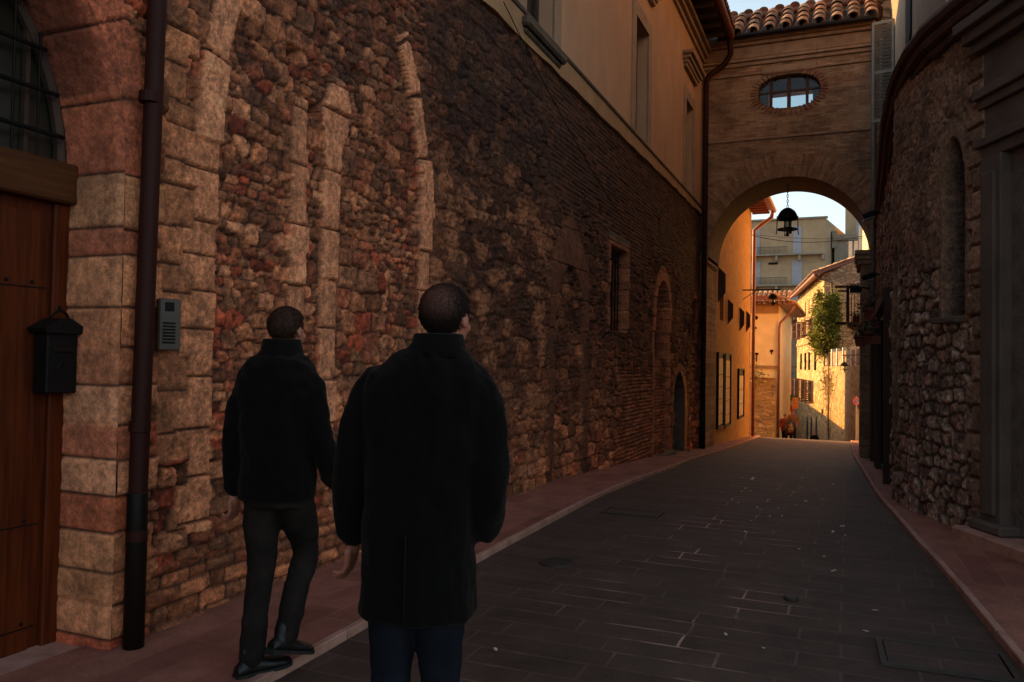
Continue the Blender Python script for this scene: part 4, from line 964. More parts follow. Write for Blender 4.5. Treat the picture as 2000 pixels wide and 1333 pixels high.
def pot(loc, r, h, label, fl=True, trough=False):
    t = thing('flower_trough' if trough else 'flower_pot', label, 'flower pot', loc, 0, 'flower pots on the right wall'); rng = random.Random(int(loc[2]*100))
    bm = bmesh.new()
    if trough: box(bm, -r*.6, r*.6, -r*1.6, r*1.6, 0, h*.7, bev=.01)
    else: lathe(bm, [(r*.62, 0), (r*.9, h*.8), (r, h*.8), (r, h), (r*.85, h), (r*.8, h*.85)], 16)
    bmobj('pot', bm, M['terra'], t)
    bm = bmesh.new(); leaves(bm, [(rng.gauss(0, r*.7), rng.gauss(0, r*(1.3 if trough else .7)), h+abs(rng.gauss(0, r*.7))) for _ in range(160)], .07, rng); bmobj('foliage', bm, M['pleaf'], t)
    if fl:
        bm = bmesh.new(); leaves(bm, [(rng.gauss(0, r*.7), rng.gauss(0, r*(1.3 if trough else .7)), h+r*.5+abs(rng.gauss(0, r*.6))) for _ in range(90)], .05, rng); bmobj('flowers', bm, M['flower'], t)
    bm = bmesh.new(); tube(bm, [(0, 0, h*.5), (.05+max(0, .62-loc[0]), 0, h*.5)], .012, 6); tube(bm, [(r*1.02*math.cos(a), r*1.02*math.sin(a), h*.75) for a in np.linspace(0, 6.28, 13)], .008, 5); bmobj('wall_bracket', bm, M['iron'], t)
pot((.44, 18.4, 2.60), .15, .26, 'terracotta pot with dark red flowers, topmost on the right wall')
pot((.44, 18.5, 2.12), .15, .26, 'terracotta pot with leafy plant directly below the topmost pot', False)
pot((.26, 18.6, 2.06), .14, .24, 'small terracotta pot jutting furthest left from the right wall', False)
pot((.50, 15.6, 2.02), .15, .22, 'flower trough with magenta flowers beside the pots on the right wall', True, True)
# shop display cases, seen almost edge on
M['poster'] = simple('printed poster paper', (.55, .42, .30), (.34, .16, .11), 6, .6, 0)
def case(loc, rz, w_, h, label, nm='display_case', paper=None, n=1):
    t = thing(nm, label, 'display case', loc, rz)
    bm = bmesh.new(); e = .05
    for a, b, c, d in ((0, e, 0, h), (w_-e, w_, 0, h)): box(bm, a, b, -.07, 0, c, d)
    box(bm, e, w_-e, -.07, 0, 0, e); box(bm, e, w_-e, -.07, 0, h-e, h); box(bm, e, w_-e, -.02, -.005, e, h-e); bmobj('case_frame', bm, M['iron'], t)
    bm = bmesh.new(); rng = random.Random(int(w_*1000)); z = e+.04
    while z < h-.25:
        hh = rng.uniform(.3, .55); box(bm, e+.03, w_-e-.03, -.032, -.026, z, min(z+hh-.02, h-e-.02)); z += hh
    bmobj('poster', bm, paper or M['poster'], t)
    return t
case((.60, 14.9, -.05), R_(-90), 1.1, 2.5, 'tall glazed display case on the dark shop front nearest the rubble wall')
case((.60, 18.2, -.1), R_(-90), 1.1, 2.2, 'second tall display case further along the dark right shop front')
M['shop'] = M['woodd']
bm = bmesh.new()
for yy in (13.0, 16.4, 17.2, 19.6): box(bm, .50, .66, yy, yy+.12, gz(yy), 2.6)
for yy in (13.0, 17.2): box(bm, .48, .66, yy, yy+3.5 if yy < 14 else yy+2.52, 2.6, 2.8)
sf = thing('wooden_storefront', 'dark wooden shop front frame on the right below the flower trough', 'shop front'); bmobj('timber_frame', bm, M['woodd'], sf)

# ------------------------------------------------------------------ beyond the arch
def facade(name, p0, p1, z0, z1, th, mat, openings=(), parent=None):
    """wall from p0 to p1 (XY); its face looks to the right-hand side of p0->p1; local frame x along, -y outward"""
    u = Vector((p1[0]-p0[0], p1[1]-p0[1], 0)); L = u.length; ang = math.atan2(u.y, u.x)
    us = sorted({0, L, *[q for o in openings for q in o[:2]]}); zs = sorted({z0, z1, *[q for o in openings for q in o[2:4]]})
    bm = bmesh.new()
    def hole(i, j):
        if i < 0 or j < 0 or i >= len(us)-1 or j >= len(zs)-1: return None
        a, b = (us[i]+us[i+1])/2, (zs[j]+zs[j+1])/2
        return any(o[0] < a < o[1] and o[2] < b < o[3] for o in openings)
    def q(*p): bm.faces.new([bm.verts.new(x) for x in p])
    for i in range(len(us)-1):
        for j in range(len(zs)-1):
            a, b, c, d = us[i], us[i+1], zs[j], zs[j+1]
            if hole(i, j):
                q((a, th, c), (b, th, c), (b, th, d), (a, th, d))
                for (ii, jj, pts) in ((i-1, j, ((a, 0, c), (a, th, c), (a, th, d), (a, 0, d))), (i+1, j, ((b, 0, c), (b, 0, d), (b, th, d), (b, th, c))), (i, j-1, ((a, 0, c), (b, 0, c), (b, th, c), (a, th, c))), (i, j+1, ((a, 0, d), (a, th, d), (b, th, d), (b, 0, d)))):
                    if not hole(ii, jj): q(*pts)
            else: q((a, 0, c), (b, 0, c), (b, 0, d), (a, 0, d))
    t2 = th+.2
    q((0, 0, z0), (0, 0, z1), (0, t2, z1), (0, t2, z0)); q((L, 0, z0), (L, t2, z0), (L, t2, z1), (L, 0, z1)); q((0, 0, z1), (L, 0, z1), (L, t2, z1), (0, t2, z1)); q((0, t2, z0), (0, t2, z1), (L, t2, z1), (L, t2, z0))
    bmesh.ops.remove_doubles(bm, verts=bm.verts, dist=1e-5)
    o = bmobj(name, bm, mat, parent); o.location = (p0[0], p0[1], 0); o.rotation_euler = (0, 0, ang)
    return o, L, ang
def on_plane(px, py, p0, p1):
    u = Vector((p1[0]-p0[0], p1[1]-p0[1], 0)).normalized(); n = Vector((u.y, -u.x, 0))
    d = FWD + RGT*((px-1000)/F_PX) - UPV*((py-666.5)/F_PX); t = (Vector((p0[0], p0[1], 0))-EYE).dot(n)/d.dot(n); P = EYE+d*t
    return (P-Vector((p0[0], p0[1], 0))).dot(u), P.z
# ochre house
oc = thing('ochre_house', 'ochre plastered house on the left just beyond the bridge arch', 'building')
O0, O1 = (-3.6, 23.2), (-3.6, 33.3)
facade('wall', O0, O1, -2, 8.05, .3, M['ochre'], [(1.7, 2.5, 3.0, 4.2)], oc)
facade('side_wall', (-3.6, 33.31), (-12, 33.31), -3, 8.05, .3, M['ochre'], (), oc)
bm = bmesh.new(); box(bm, -12, -4.2, 23.2, 33.0, -2, 8); bmobj('rear_block', bm, M['ochre'], oc)
bm = bmesh.new(); prism(bm, [(-2.85, 7.9), (-8, 9.8), (-8, 9.95), (-2.8, 8.0)], 'y', 23.3, 33.75); bmobj('eave_boards', bm, M['redpipe'], oc)
tr = tile_roof('roof', 23.3, 33.8, 3.0, 8, .37, oc, rr_); tr.location = (-2.78, 0, 7.95); tr.rotation_euler = (0, 0, R_(90))
bm = bmesh.new(); tube(bm, [(-2.76, 23.3, 7.93), (-2.76, 33.8, 7.93)], .09, 10); bmobj('gutter', bm, M['redpipe'], oc)
for yy in np.arange(23.5, 33.6, .5):
    bm = bmesh.new(); box(bm, -3.6, -2.92, yy, yy+.1, 7.78, 7.88); bmobj('rafter', bm, M['redpipe'], oc)
for px, ya, yb, w2 in ((1402, 521, 592, .22), (1421, 584, 635, .17), (1444, 600, 648, .17), (1457, 607, 650, .15)):
    q = at(px, yb, X=-3.58); q1 = at(px, ya, X=-3.58); 
    bm = bmesh.new(); hh_ = q1.z-q.z; prism(bm, [(0, 0), (w2, hh_*.28), (w2, hh_*.8), (0, hh_)], 'y', -.02, .02); o = bmobj('shutter', bm, M['woodd'], oc); o.location = (-3.58, q.y, q.z); o.rotation_euler = (0, 0, R_(12))
pipe('drainpipe', 'rust red drainpipe at the far corner of the ochre house', [(-2.80, 33.4, 7.85), (-2.82, 33.42, 7.6), (-3.2, 33.42, 7.35), (-3.50, 33.42, 7.1), (-3.50, 33.42, 6.6), (-3.50, 33.42, gz(33))], .075, M['redpipe'], (5, 3, 1))
def case_left(y0, y1, z0, z1, label):
    return case((-3.6, y0, z0), R_(90), y1-y0, z1-z0, label, 'notice_board')
case_left(24.35, 25.6, -.30, 2.0, 'glazed notice board with posters nearest the bridge on the ochre house')
case_left(25.85, 27.2, -.36, 2.0, 'glazed notice board with posters, middle of the three on the ochre house')
case_left(29.3, 30.9, -.30, 1.5, 'smaller notice board nearest the rust red drainpipe')
# bracket and small lantern
bt = thing('lamp_bracket', 'long horizontal iron bar reaching out from the ochre house', 'bracket', (-3.6, 30.6, 4.42))
bm = bmesh.new(); tube(bm, [(-.0, 0, 0), (1.35, 0, .0)], .025, 8); tube(bm, [(.0, 0, -.35), (.5, 0, -.02)], .014, 6); tube(bm, [(1.05, 0, 0), (1.05, 0, -.12)], .01, 6); bmobj('bar', bm, M['iron'], bt)
lantern((-2.52, 30.6, 4.27), .62, 0, 'small black lantern hanging under the iron bar of the ochre house')
# cream house
cr = thing('cream_house', 'cream plastered house with tiled roof behind the low stone garden wall', 'building')
C0, C1 = (-11, 42.2), (-3.22, 42.2); ux = lambda px, py: on_plane(px, py, C0, C1)
zt = ux(1490, 603)[1]
facade('wall', C0, C1, -4, zt+.2, .3, M['cream'], (), cr)
facade('side_wall', (-3.215, 42.21), (-3.215, 52.6), -5, zt+.2, .3, M['cream'], (), cr)
bm = bmesh.new(); box(bm, -11, -3.8, 42.9, 52.5, -5, zt+.1); bmobj('rear_block', bm, M['cream'], cr)
zb_ = ux(1490, 717)[1]; bm = bmesh.new(); box(bm, -11, -3.20, 42.10, 42.19, zb_-.07, zb_+.07); bmobj('string_course', bm, M['creamtrim'], cr)
bm = bmesh.new(); box(bm, -11, -3.19, 42.09, 42.19, zt-.25, zt+.15); bmobj('frieze', bm, M['creamtrim'], cr)
bm = bmesh.new(); prism(bm, [(-11, zt+.15), (-2.45, zt+.15), (-2.45, zt+.22), (-3.3, zt+.6), (-11, zt+.6)], 'y', 41.6, 53.0); bmobj('eave_boards', bm, M['redpipe'], cr)
tr = tile_roof('roof', -8, -2.5, 1.6, 4, .42, cr, rr_, w=.24, pal=((.55, .33, .19), (.42, .22, .12), (.60, .40, .25), (.36, .19, .11))); tr.location = (0, 41.5, zt+.2)
tr = tile_roof('roof', 0, 10.5, 1.2, 3, .42, cr, rr_, w=.24, pal=((.5, .27, .14), (.36, .18, .1))); tr.location = (-2.4, 42.0, zt+.2); tr.rotation_euler = (0, 0, R_(90))
for (px, py, s) in ((1476, 621, .11), (1475, 641, .07)):
    u, z = ux(px, py); bm = bmesh.new(); lathe(bm, [(s, 0), (s, .04), (s*.6, .06)], 14); o = bmobj('vent', bm, M['iron'], cr); o.location = (-11+u, 42.2, z); o.rotation_euler = (R_(90), 0, 0)
for (px, py, h) in ((1478, 698, .45), (1507, 688, .22)):
    u, z = ux(px, py); bm = bmesh.new(); box(bm, -.025, .025, -.04, 0, -h/2, h/2); box(bm, -.08, .08, -.04, 0, h/2-.1, h/2); o = bmobj('wall_anchor', bm, M['iron'], cr); o.location = (-11+u, 42.2, z)
u0_, z1_ = ux(1486, 743); u1_, z0_ = ux(1501, 754); bm = bmesh.new(); box(bm, -11+u0_, -11+u1_, 42.15, 42.25, z0_, z1_); bmobj('window', bm, M['dark'], cr)
pipe('drainpipe', 'orange brown drainpipe at the right corner of the cream house', [(-2.45, 42.0, zt+.1), (-2.7, 42.0, zt-.3), (-3.12, 42.05, zt-.75), (-3.16, 42.05, zt-1.1), (-3.16, 42.05, gz(42))], .06, M['redpipe'], (2, 0))
G0, G1 = (-10, 41.3), (-3.25, 41.3)
gw = thing('garden_wall', 'low yellow stone garden wall in front of the cream house', 'wall'); facade('wall', G0, G1, -3, on_plane(1490, 741, G0, G1)[1], .1, M['gwall'], (), gw)
zz = on_plane(1490, 741, G0, G1)[1]; bm = bmesh.new(); box(bm, -10, -3.22, 41.24, 41.7, zz, zz+.08, bev=.01); bmobj('coping', bm, M['gwall'], gw)
bm = bmesh.new(); rng = random.Random(2); cx, cz = at(1472, 722, Y=41.1).x, at(1472, 735, Y=41.1).z
vine = thing('climbing_plant', 'small leafy plant spilling over the yellow garden wall', 'plant', (cx, 41.15, zz))
leaves(bm, [(rng.gauss(0, .28), rng.uniform(-.15, .15), rng.gauss(.25, .38)) for _ in range(170)], .16, rng); bmobj('foliage', bm, M['leaf'], vine)
bm = bmesh.new(); tube(bm, [(0, 0, -.1), (.03, 0, .3), (-.05, 0, .7)], .02, 5); bmobj('stem', bm, M['woodd'], vine)
# grey shuttered house at the end
gh = thing('grey_house', 'grey beige house with pale shutters between the cream and golden houses', 'building')
H0, H1 = (-14, 90), (-4.3, 90); ug = lambda px, py: on_plane(px, py, H0, H1)
def rect(f, x0, y0, x1, y1):
    a = f(x0, y1); b = f(x1, y0); return (a[0], b[0], a[1], b[1])
wins = [rect(ug, 1526, 662, 1540, 694), rect(ug, 1527, 726, 1536, 756), rect(ug, 1537, 726, 1551, 756)]
gt = ug(1540, 632)[1]
facade('wall', H0, H1, -10, gt, .25, M['greyhouse'], wins, gh)
for a, b, c, d in wins:
    bm = bmesh.new()
    box(bm, -14+a-.12, -14+b+.12, 89.93, 90.0, c-.12, c, ); box(bm, -14+a-.12, -14+b+.12, 89.93, 90.0, d, d+.12)
    box(bm, -14+a-.12, -14+a, 89.93, 90., c, d); box(bm, -14+b, -14+b+.12, 89.93, 90., c, d); wn = bmobj('window', bm, M['hoteltrim'], gh)
    for k in range(2): shutter('shutter', (b-a)/2-.02, d-c, wn, (-14+a+k*(b-a)/2+.01, 90.08, c), 0, M['blueshut'], 12)
for y_, k in ((713, .12), (768, .1), (640, .1)):
    z = ug(1540, y_)[1]; bm = bmesh.new(); box(bm, -14, -4.3, 89.85, 89.995, z-k, z+k); bmobj('string_course', bm, M['hoteltrim'], gh)
bm = bmesh.new(); prism(bm, [(89.3, gt), (96, gt+2.2), (96, gt+2.5), (89.3, gt+.25)], 'x', -14, -3.9); bmobj('roof', bm, M['redpipe'], gh)
tr = tile_roof('roof', -10, -3.9, 1.6, 3, .33, gh, rr_, w=.3); tr.location = (0, 89.1, gt+.2)
bm = bmesh.new(); box(bm, -14, -4.4, 90.6, 97, -10, gt); bmobj('rear_block', bm, M['greyhouse'], gh)
# golden corner house
gd = thing('golden_house', 'sunlit golden stone house with brown shutters on the street corner', 'building')
NC = (at(1608, 781, Y=62).x, 62.0); FC = (at(1557, 779, Y=82).x, 82.0); E1 = (3.5, 60.5)
uh = lambda px, py: on_plane(px, py, FC, NC)
ztop = uh(1608, 537)[1]
tops = [(1562.5, 569, 583), (1573.7, 562, 576), (1580.5, 555, 571), (1588, 553, 567), (1600, 540, 556)]
small = []
for px, a, b in tops:
    u, z1 = uh(px, a+1); _, z0 = uh(px, b); small.append((u-.35, u+.35, ztop-2.35, ztop-1.05))
rowA = [rect(uh, x0, 628, x1, 661) for x0, x1 in ((1560, 1563.5), (1570, 1574), (1580, 1589))]
rowB = [rect(uh, x0, 742, x1, 780) for x0, x1 in ((1556, 1561), (1565.5, 1576), (1579, 1589))]
def lvl(rows, z0, z1): return [(a, b, z0, z1) for a, b, c, d in rows]
zA = (np.mean([r[2] for r in rowA]), np.mean([r[3] for r in rowA])); zB = (np.mean([r[2] for r in rowB]), np.mean([r[3] for r in rowB]))
rowA = lvl(rowA, *zA); rowB = lvl(rowB, *zB)
o, L, ang = facade('sunlit_wall', FC, NC, -10, ztop, .3, M['golden'], small+rowA+rowB, gd)
def loc_on(p0, p1, u, out, z):
    d = Vector((p1[0]-p0[0], p1[1]-p0[1], 0)).normalized(); n = Vector((d.y, -d.x, 0)); v = Vector((p0[0], p0[1], 0))+d*u+n*out; return (v.x, v.y, z)
for r in small:
    bm = bmesh.new(); box(bm, -.35, .35, .2, .25, 0, 1.3); o = bmobj('attic_window', bm, M['dark'], gd); o.location = loc_on(FC, NC, (r[0]+r[1])/2, 0, r[2]); o.rotation_euler = (0, 0, ang)
for rows in (rowA, rowB):
    for a, b, c, d in rows:
        bm = bmesh.new(); box(bm, a, b, .2, .24, c, d); wn = bmobj('window', bm, M['dark'], gd); wn.location = (FC[0], FC[1], 0); wn.rotation_euler = (0, 0, ang)
        w2 = min((b-a)/2, .75)
        for k in range(2): shutter('shutter', w2, d-c, wn, (a-w2*.0 if k == 0 else b, -.02, c), R_(-60) if k == 0 else R_(180+60), M['brownshut'], 10, .05)
for z, k in ((uh(1585, 610)[1]*0+ztop-2.7, .10), (zA[0]-.5, .14), (zB[0]-.25, .14)):
    bm = bmesh.new(); box(bm, 0, L, -.12, 0, z-k, z+k); o = bmobj('string_course', bm, M['golden'], gd); o.location = (FC[0], FC[1], 0); o.rotation_euler = (0, 0, ang)
for px in (1566, 1574.5, 1582, 1594):
    u, z = uh(px, 690); z = zA[0]-2.1; bm = bmesh.new(); box(bm, -.06, .06, -.14, 0, -.75, .75); box(bm, -.35, .35, -.12, 0, -.1, .1); o = bmobj('wall_anchor', bm, M['iron'], gd); o.location = loc_on(FC, NC, u, 0, z); o.rotation_euler = (0, 0, ang)
# gable side, roof rising to the right
bm = bmesh.new()
gv = [(0, -10), (5.4, -10), (5.4, ztop+2.0), (0, ztop)]
f2 = thing_dummy = None
prism(bm, gv, 'y', 0, .3); o = bmobj('gable_wall', bm, M['pinkstone'], gd); o.location = (NC[0], NC[1], 0); o.rotation_euler = (0, 0, math.atan2(E1[1]-NC[1], E1[0]-NC[0]))
bm = bmesh.new()
dv = Vector((FC[0]-NC[0], FC[1]-NC[1], 0)).normalized(); rt_ = Vector((dv.y, -dv.x, 0))     # rt_: towards the right (inside)
if rt_.x < 0: rt_ = -rt_
Pn = Vector((*NC, 0))-dv*.5; Pf = Vector((*FC, 0))+dv*.6
cor = [Pn-rt_*.75+Vector((0, 0, ztop-.15)), Pf-rt_*.75+Vector((0, 0, ztop-.15)), Pf+rt_*6+Vector((0, 0, ztop+2.25)), Pn+rt_*6+Vector((0, 0, ztop+2.25))]
A = [bm.verts.new(p) for p in cor]; B = [bm.verts.new(p+Vector((0, 0, .22))) for p in cor]
for k in range(4): bm.faces.new((A[k], A[(k+1) % 4], B[(k+1) % 4], B[k]))
bm.faces.new(A[::-1]); bm.faces.new(B); bmesh.ops.recalc_face_normals(bm, faces=bm.faces); bmobj('roof', bm, M['redpipe'], gd)
tr = tile_roof('roof', 0, (Pf-Pn).length, 6.5, 14, .36, gd, rr_, w=.26, pal=((.46, .26, .15), (.36, .19, .11), (.5, .33, .2))); tr.location = Pn-rt_*.8+Vector((0, 0, ztop+.05)); tr.rotation_euler = (0, 0, math.atan2(dv.y, dv.x)+0)
tr.scale = (1, -1, 1)
bm = bmesh.new(); prism(bm, [(NC[0]+.5, 62.5), (5, 61.5), (5, 82), (FC[0]+.6, 82)], 'z', -10, ztop-.2); bmobj('rear_block', bm, M['pinkstone'], gd)
bm = bmesh.new(); q = at(1590, 535, Y=61.6); q2 = at(1603, 545, Y=61.8); q3 = at(1624, 553, Y=61.5); q4 = at(1626, 590, Y=61.5); tube(bm, [q, q2, q3, q4, (q4.x, q4.y, -2)], .08, 6); bmobj('drainpipe', bm, M['woodd'], gd)
# terrace posts behind the gable
tp = thing('roof_terrace', 'sunlit pale posts of a roof terrace above the golden house', 'terrace', (at(1668, 490, Y=80).x, 80, at(1668, 505, Y=80).z))
for px, h in ((1661, 1.6), (1672, 1.6), (1681, 3.0)):
    x = at(px, 490, Y=80).x-tp.location.x; bm = bmesh.new(); box(bm, x-.16, x+.16, -.16, .16, -.8, h); bmobj('post', bm, M['whitepost'], tp)
bm = bmesh.new(); box(bm, -.6, 1.3, -.08, .08, 1.3, 1.42); box(bm, -2, 3, .3, 3, -12, -.7); bmobj('rail', bm, M['pinkstone'], tp)
# garden wall on the right, fence on top
K1 = (at(1683, 700, Y=46).x, 46.0); K0 = (NC[0]+.02, NC[1]-.1)
uk = lambda px, py: on_plane(px, py, K0, K1)
zk = (uk(1605, 721)[1], uk(1658, 709)[1]); zk_ = sum(zk)/2
rw_ = thing('garden_wall', 'high sunlit rubble garden wall on the right below the golden house', 'wall')
facade('wall', K0, K1, -8, zk_, .3, M['gwall'], (), rw_)
Lk = math.hypot(K1[0]-K0[0], K1[1]-K0[1]); ak = math.atan2(K1[1]-K0[1], K1[0]-K0[0])
for px in (1614, 1624, 1634, 1646, 1662, 1671, 1680):
    u = uk(px, 700)[0]; bm = bmesh.new(); box(bm, u-.12, u+.12, -.02, .22, zk_, zk_+1.15, bev=.01); o = bmobj('post', bm, M['whitepost'], rw_); o.location = (K0[0], K0[1], 0); o.rotation_euler = (0, 0, ak)
bm = bmesh.new(); box(bm, .3, Lk, .06, .12, zk_+.05, zk_+.95); o = bmobj('fence_panel', bm, M['pinkstone'], rw_); o.location = (K0[0], K0[1], 0); o.rotation_euler = (0, 0, ak)
# low arches at the street level of the golden house are doors
for px in (1577, 1585, 1595):
    u = uh(px, 850)[0]; z = uh(px, 812)[1]; bm = bmesh.new(); prism(bm, [(-.5, -4), (.5, -4), (.5, 0), (.25, .6), (0, .9), (-.25, .6), (-.5, 0)], 'y', -.05, .05); o = bmobj('doorway', bm, M['dark'], gd); o.location = loc_on(FC, NC, u, 0, z-1); o.rotation_euler = (0, 0, ang)
# tree in front of the gable
def tree(loc, H_, Rr, label, name='leafy_tree', nleaf=9000, seed=3, ls=.22):
    t = thing(name, label, 'tree', loc); rng = random.Random(seed)
    bm = bmesh.new(); tube(bm, [(0, 0, 0), (.05, 0, H_*.25), (-.06, .03, H_*.5), (.04, 0, H_*.85)], [.12, .1, .07, .02], 8); tk = bmobj('trunk', bm, M['woodd'], t)
    bm = bmesh.new(); cl = []
    for k in range(26):
        h = rng.uniform(.04, 1.0)*H_; r = Rr*(.35+.75*math.sin(min(1, (h/H_))*math.pi*.85+.2))*rng.uniform(.3, 1); a = rng.uniform(0, 6.28); c = Vector((r*math.cos(a), r*math.sin(a), h)); cl.append(c)
        tube(bm, [(0, 0, h*.8), c*.6+Vector((0, 0, h*.3)), c], [.035, .02, .008], 5)
    bmobj('branches', bm, M['woodd'], t)
    bm = bmesh.new(); pts = []
    for _ in range(nleaf):
        c = cl[rng.randrange(len(cl))]; s = Rr*.23; pts.append(c+Vector((rng.gauss(0, s), rng.gauss(0, s), rng.gauss(0, s*1.7)-abs(rng.gauss(0, s*.7)))))
    leaves(bm, pts, ls, rng); bmobj('crown', bm, M['leaf'], t)
tc = at(1617, 690, Y=60.4); tree((tc.x-.12, 60.3, at(1617, 690, Y=60.4).z), 4.1, .92, 'yellow green sunlit tree against the gable of the golden house')
bm = bmesh.new(); box(bm, tc.x+.05, 2.5, 58.8, 61.4, -6, tc.z); o = bmobj('terrace_wall', bm, M['pinkstone']); setp(o, 'small stone terrace behind the right garden wall carrying the tree', 'terrace')
# dry vine on the sunlit garden wall
vn_ = thing('dry_vine', 'dry brown vine hanging down the sunlit garden wall', 'vine', loc_on(K0, K1, uk(1620, 720)[0], .05, -1), ak)
rng = random.Random(8); bm = bmesh.new()
for k in range(9):
    u0 = rng.gauss(0, 1.1); tube(bm, [(u0*.3+.5, -.05, -2.2), (u0*.6+.2, -.09, -.2), (u0*1.3, -.06, 1.2), (u0*1.8, -.1, 2.2)], .011, 5)
bmobj('stem', bm, M['woodd'], vn_)
bm = bmesh.new(); leaves(bm, [(rng.gauss(0, 1.4), rng.uniform(-.2, 0), rng.gauss(1.6, .55)) for _ in range(420)], .2, rng); leaves(bm, [(rng.gauss(.3, .3+.25*abs(q_)), rng.uniform(-.15, 0), q_) for q_ in [rng.uniform(-1.8, 1.4) for _ in range(110)]], .16, rng); bmobj('foliage', bm, M['vine'], vn_)
# unseen wall added on the left to shade the foot of the golden house
shade_wall = thing('garden_wall', 'unseen wall added behind the cream house to shade the golden house', 'wall')
facade('wall', (-8.5, 49), (-10.5, 92), -9, .75, .3, M['gwall'], (), shade_wall)
# hotel
ho = thing('hotel_building', 'tall sand coloured hotel block with balconies and pale blue doors on the skyline', 'building')
T0, T1 = (at(1380, 500, Y=120).x, 120.), (at(1612, 500, Y=120).x, 120.); ut = lambda px, py: on_plane(px, py, T0, T1)
htop = ut(1540, 430)[1]
dz1 = (ut(1560, 496)[1], ut(1560, 447)[1]); dz2 = (ut(1560, 556)[1], ut(1560, 511)[1]); dz3 = (dz2[0]-(dz1[0]-dz2[0]), dz2[1]-(dz1[1]-dz2[1]))
dcs = [ut(x, 480)[0] for x in (1395, 1476, 1557)]
ops = [(c-.58, c+.58, z0, z1) for c in dcs for z0, z1 in (dz1, dz2, dz3)]
facade('front_wall', T0, T1, -12, htop, .25, M['hotel'], ops, ho)
facade('side_wall', T1, (T1[0]+2.6, 136), -12, htop, .25, M['hotel'], (), ho)
bm = bmesh.new(); box(bm, T0[0]-.3, T1[0]+.3, 119.7, 120.4, htop, htop+.25); box(bm, T0[0], T1[0], 120.8, 135, -12, htop-.1); bmobj('parapet', bm, M['hoteltrim'], ho)
for i, (a, b, z0, z1) in enumerate(ops):
    bm = bmesh.new()
    if i % 3 == 0:
        c = (a+b)/2; prism(bm, [(a, z0), (b, z0), (b, z1)]+[(c+.58*math.cos(t), z1+.45*math.sin(t)) for t in np.linspace(0, math.pi, 9)[1:-1]]+[(a, z1)], 'y', 119.93, 119.99)
    else: box(bm, T0[0]*0+a-.1, b+.1, 119.93, 119.99, z0, z1+.15)
    for v in bm.verts: v.co.x += T0[0]
    wn = bmobj('balcony_door', bm, M['blueshut'], ho)
for z0 in (dz1[0], dz2[0], dz3[0]):
    xr = T1[0]-(.2 if z0 == dz2[0] else 3.2); xr = T1[0]-.15 if z0 != dz1[0] else T1[0]-.2
    bm = bmesh.new(); box(bm, T0[0], xr, 119.0, 119.99, z0-.25, z0-.02)
    for x in np.arange(T0[0]+.5, xr, 3.1): box(bm, x, x+.35, 119.15, 119.98, z0-1.0, z0-.26)
    ba = bmobj('balcony', bm, M['hoteltrim'], ho)
    bm = bmesh.new(); box(bm, T0[0], T1[0]-5.0, 119.03, 119.07, z0+.95, z0+1.0)
    x = T0[0]
    while x < T1[0]-5.0: box(bm, x, x+.035, 119.035, 119.065, z0, z0+.95); x += .17
    bmobj('railing', bm, M['iron'], ba)
u, z = ut(1515, 515); bm = bmesh.new(); box(bm, T0[0]+u-1, T0[0]+u+.3, 119.9, 119.99, z-.15, z+.15); bmobj('sign_board', bm, M['iron'], ho)
for px, h in ((1504, .9), (1506, 1.3), (1606, .6)):
    x = at(px, 425, Y=122).x; bm = bmesh.new(); box(bm, x-.15, x+.15, 121.8, 122.2, htop-.2, htop+h); bmobj('chimney', bm, M['hotel'], ho)
an = thing('stone_annex', 'dim stone annex with roof terrace right of the hotel', 'building')
bx0 = at(1630, 470, Y=124).x; ah = at(1660, 470, Y=124).z
bm = bmesh.new(); box(bm, bx0, bx0+14, 124, 134, -12, ah); bmobj('wall', bm, M['hoteltrim'], an)
bm = bmesh.new(); box(bm, bx0-.2, bx0+14, 123.6, 124.3, ah, ah+.8); box(bm, at(1625, 460, Y=124).x, at(1635, 460, Y=124).x, 123.8, 125, ah-1, at(1630, 452, Y=124).z); bmobj('parapet', bm, M['hoteltrim'], an)
twr = thing('stone_tower', 'square stone tower cut off by the right side of the arch', 'tower', (at(1651, 420, Y=128).x, 128, 0))
bm = bmesh.new(); box(bm, 0, 6, 0, 6, -10, at(1651, 396, Y=128).z+3); bmobj('wall', bm, M['hotel'], twr)
bm = bmesh.new(); z = at(1668, 460, Y=128).z; box(bm, 1.5, 2.5, -.06, .0, z, z+2.2); bmobj('window', bm, M['blueshut'], twr)
# right-hand house beyond the bridge with balcony
rh = thing('plaster_house', 'plaster house on the right beyond the bridge pillar carrying the balcony', 'building')
bm = bmesh.new(); box(bm, .70, 9, 23.2, 31.0, -4, 11.5); bmobj('wall', bm, M['pinkstone'], rh)
bounce_house = thing('plaster_house', 'unseen pale yellow house added on the right to bounce sunlight onto the ochre house', 'building')  # unseen house, added pale to throw sunlight back onto the ochre wall
bm = bmesh.new(); box(bm, .70, 9, 31.02, 44.5, -4, 11.0); bmobj('wall', bm, M['cream'], bounce_house); bm = bmesh.new(); box(bm, .45, 9, 31.02, 44.8, 11.0, 11.3); bmobj('roof', bm, M['redpipe'], bounce_house)
bm = bmesh.new(); box(bm, .3, 9.4, 23.1, 31.2, 11.5, 11.8); bmobj('roof', bm, M['redpipe'], rh)
bl = thing('balcony', 'small iron balcony with timber ends and stone slab right of the arch', 'balcony', (.70, 27, 3.0))
xl = at(1653, 560, Y=26.4).x-.70
bm = bmesh.new(); prism(bm, [(xl+.02, .0), (0, .0), (0, -.18), (xl+.25, -.22), (xl+.04, -.1)], 'y', -.6, 1.0); bmobj('slab', bm, M['pinkstone'], bl)
bm = bmesh.new(); box(bm, xl, xl+.09, -.6, -.51, 0, 1.12); box(bm, xl, xl+.09, .9, 1., 0, 1.12); bmobj('post', bm, M['woodd'], bl)
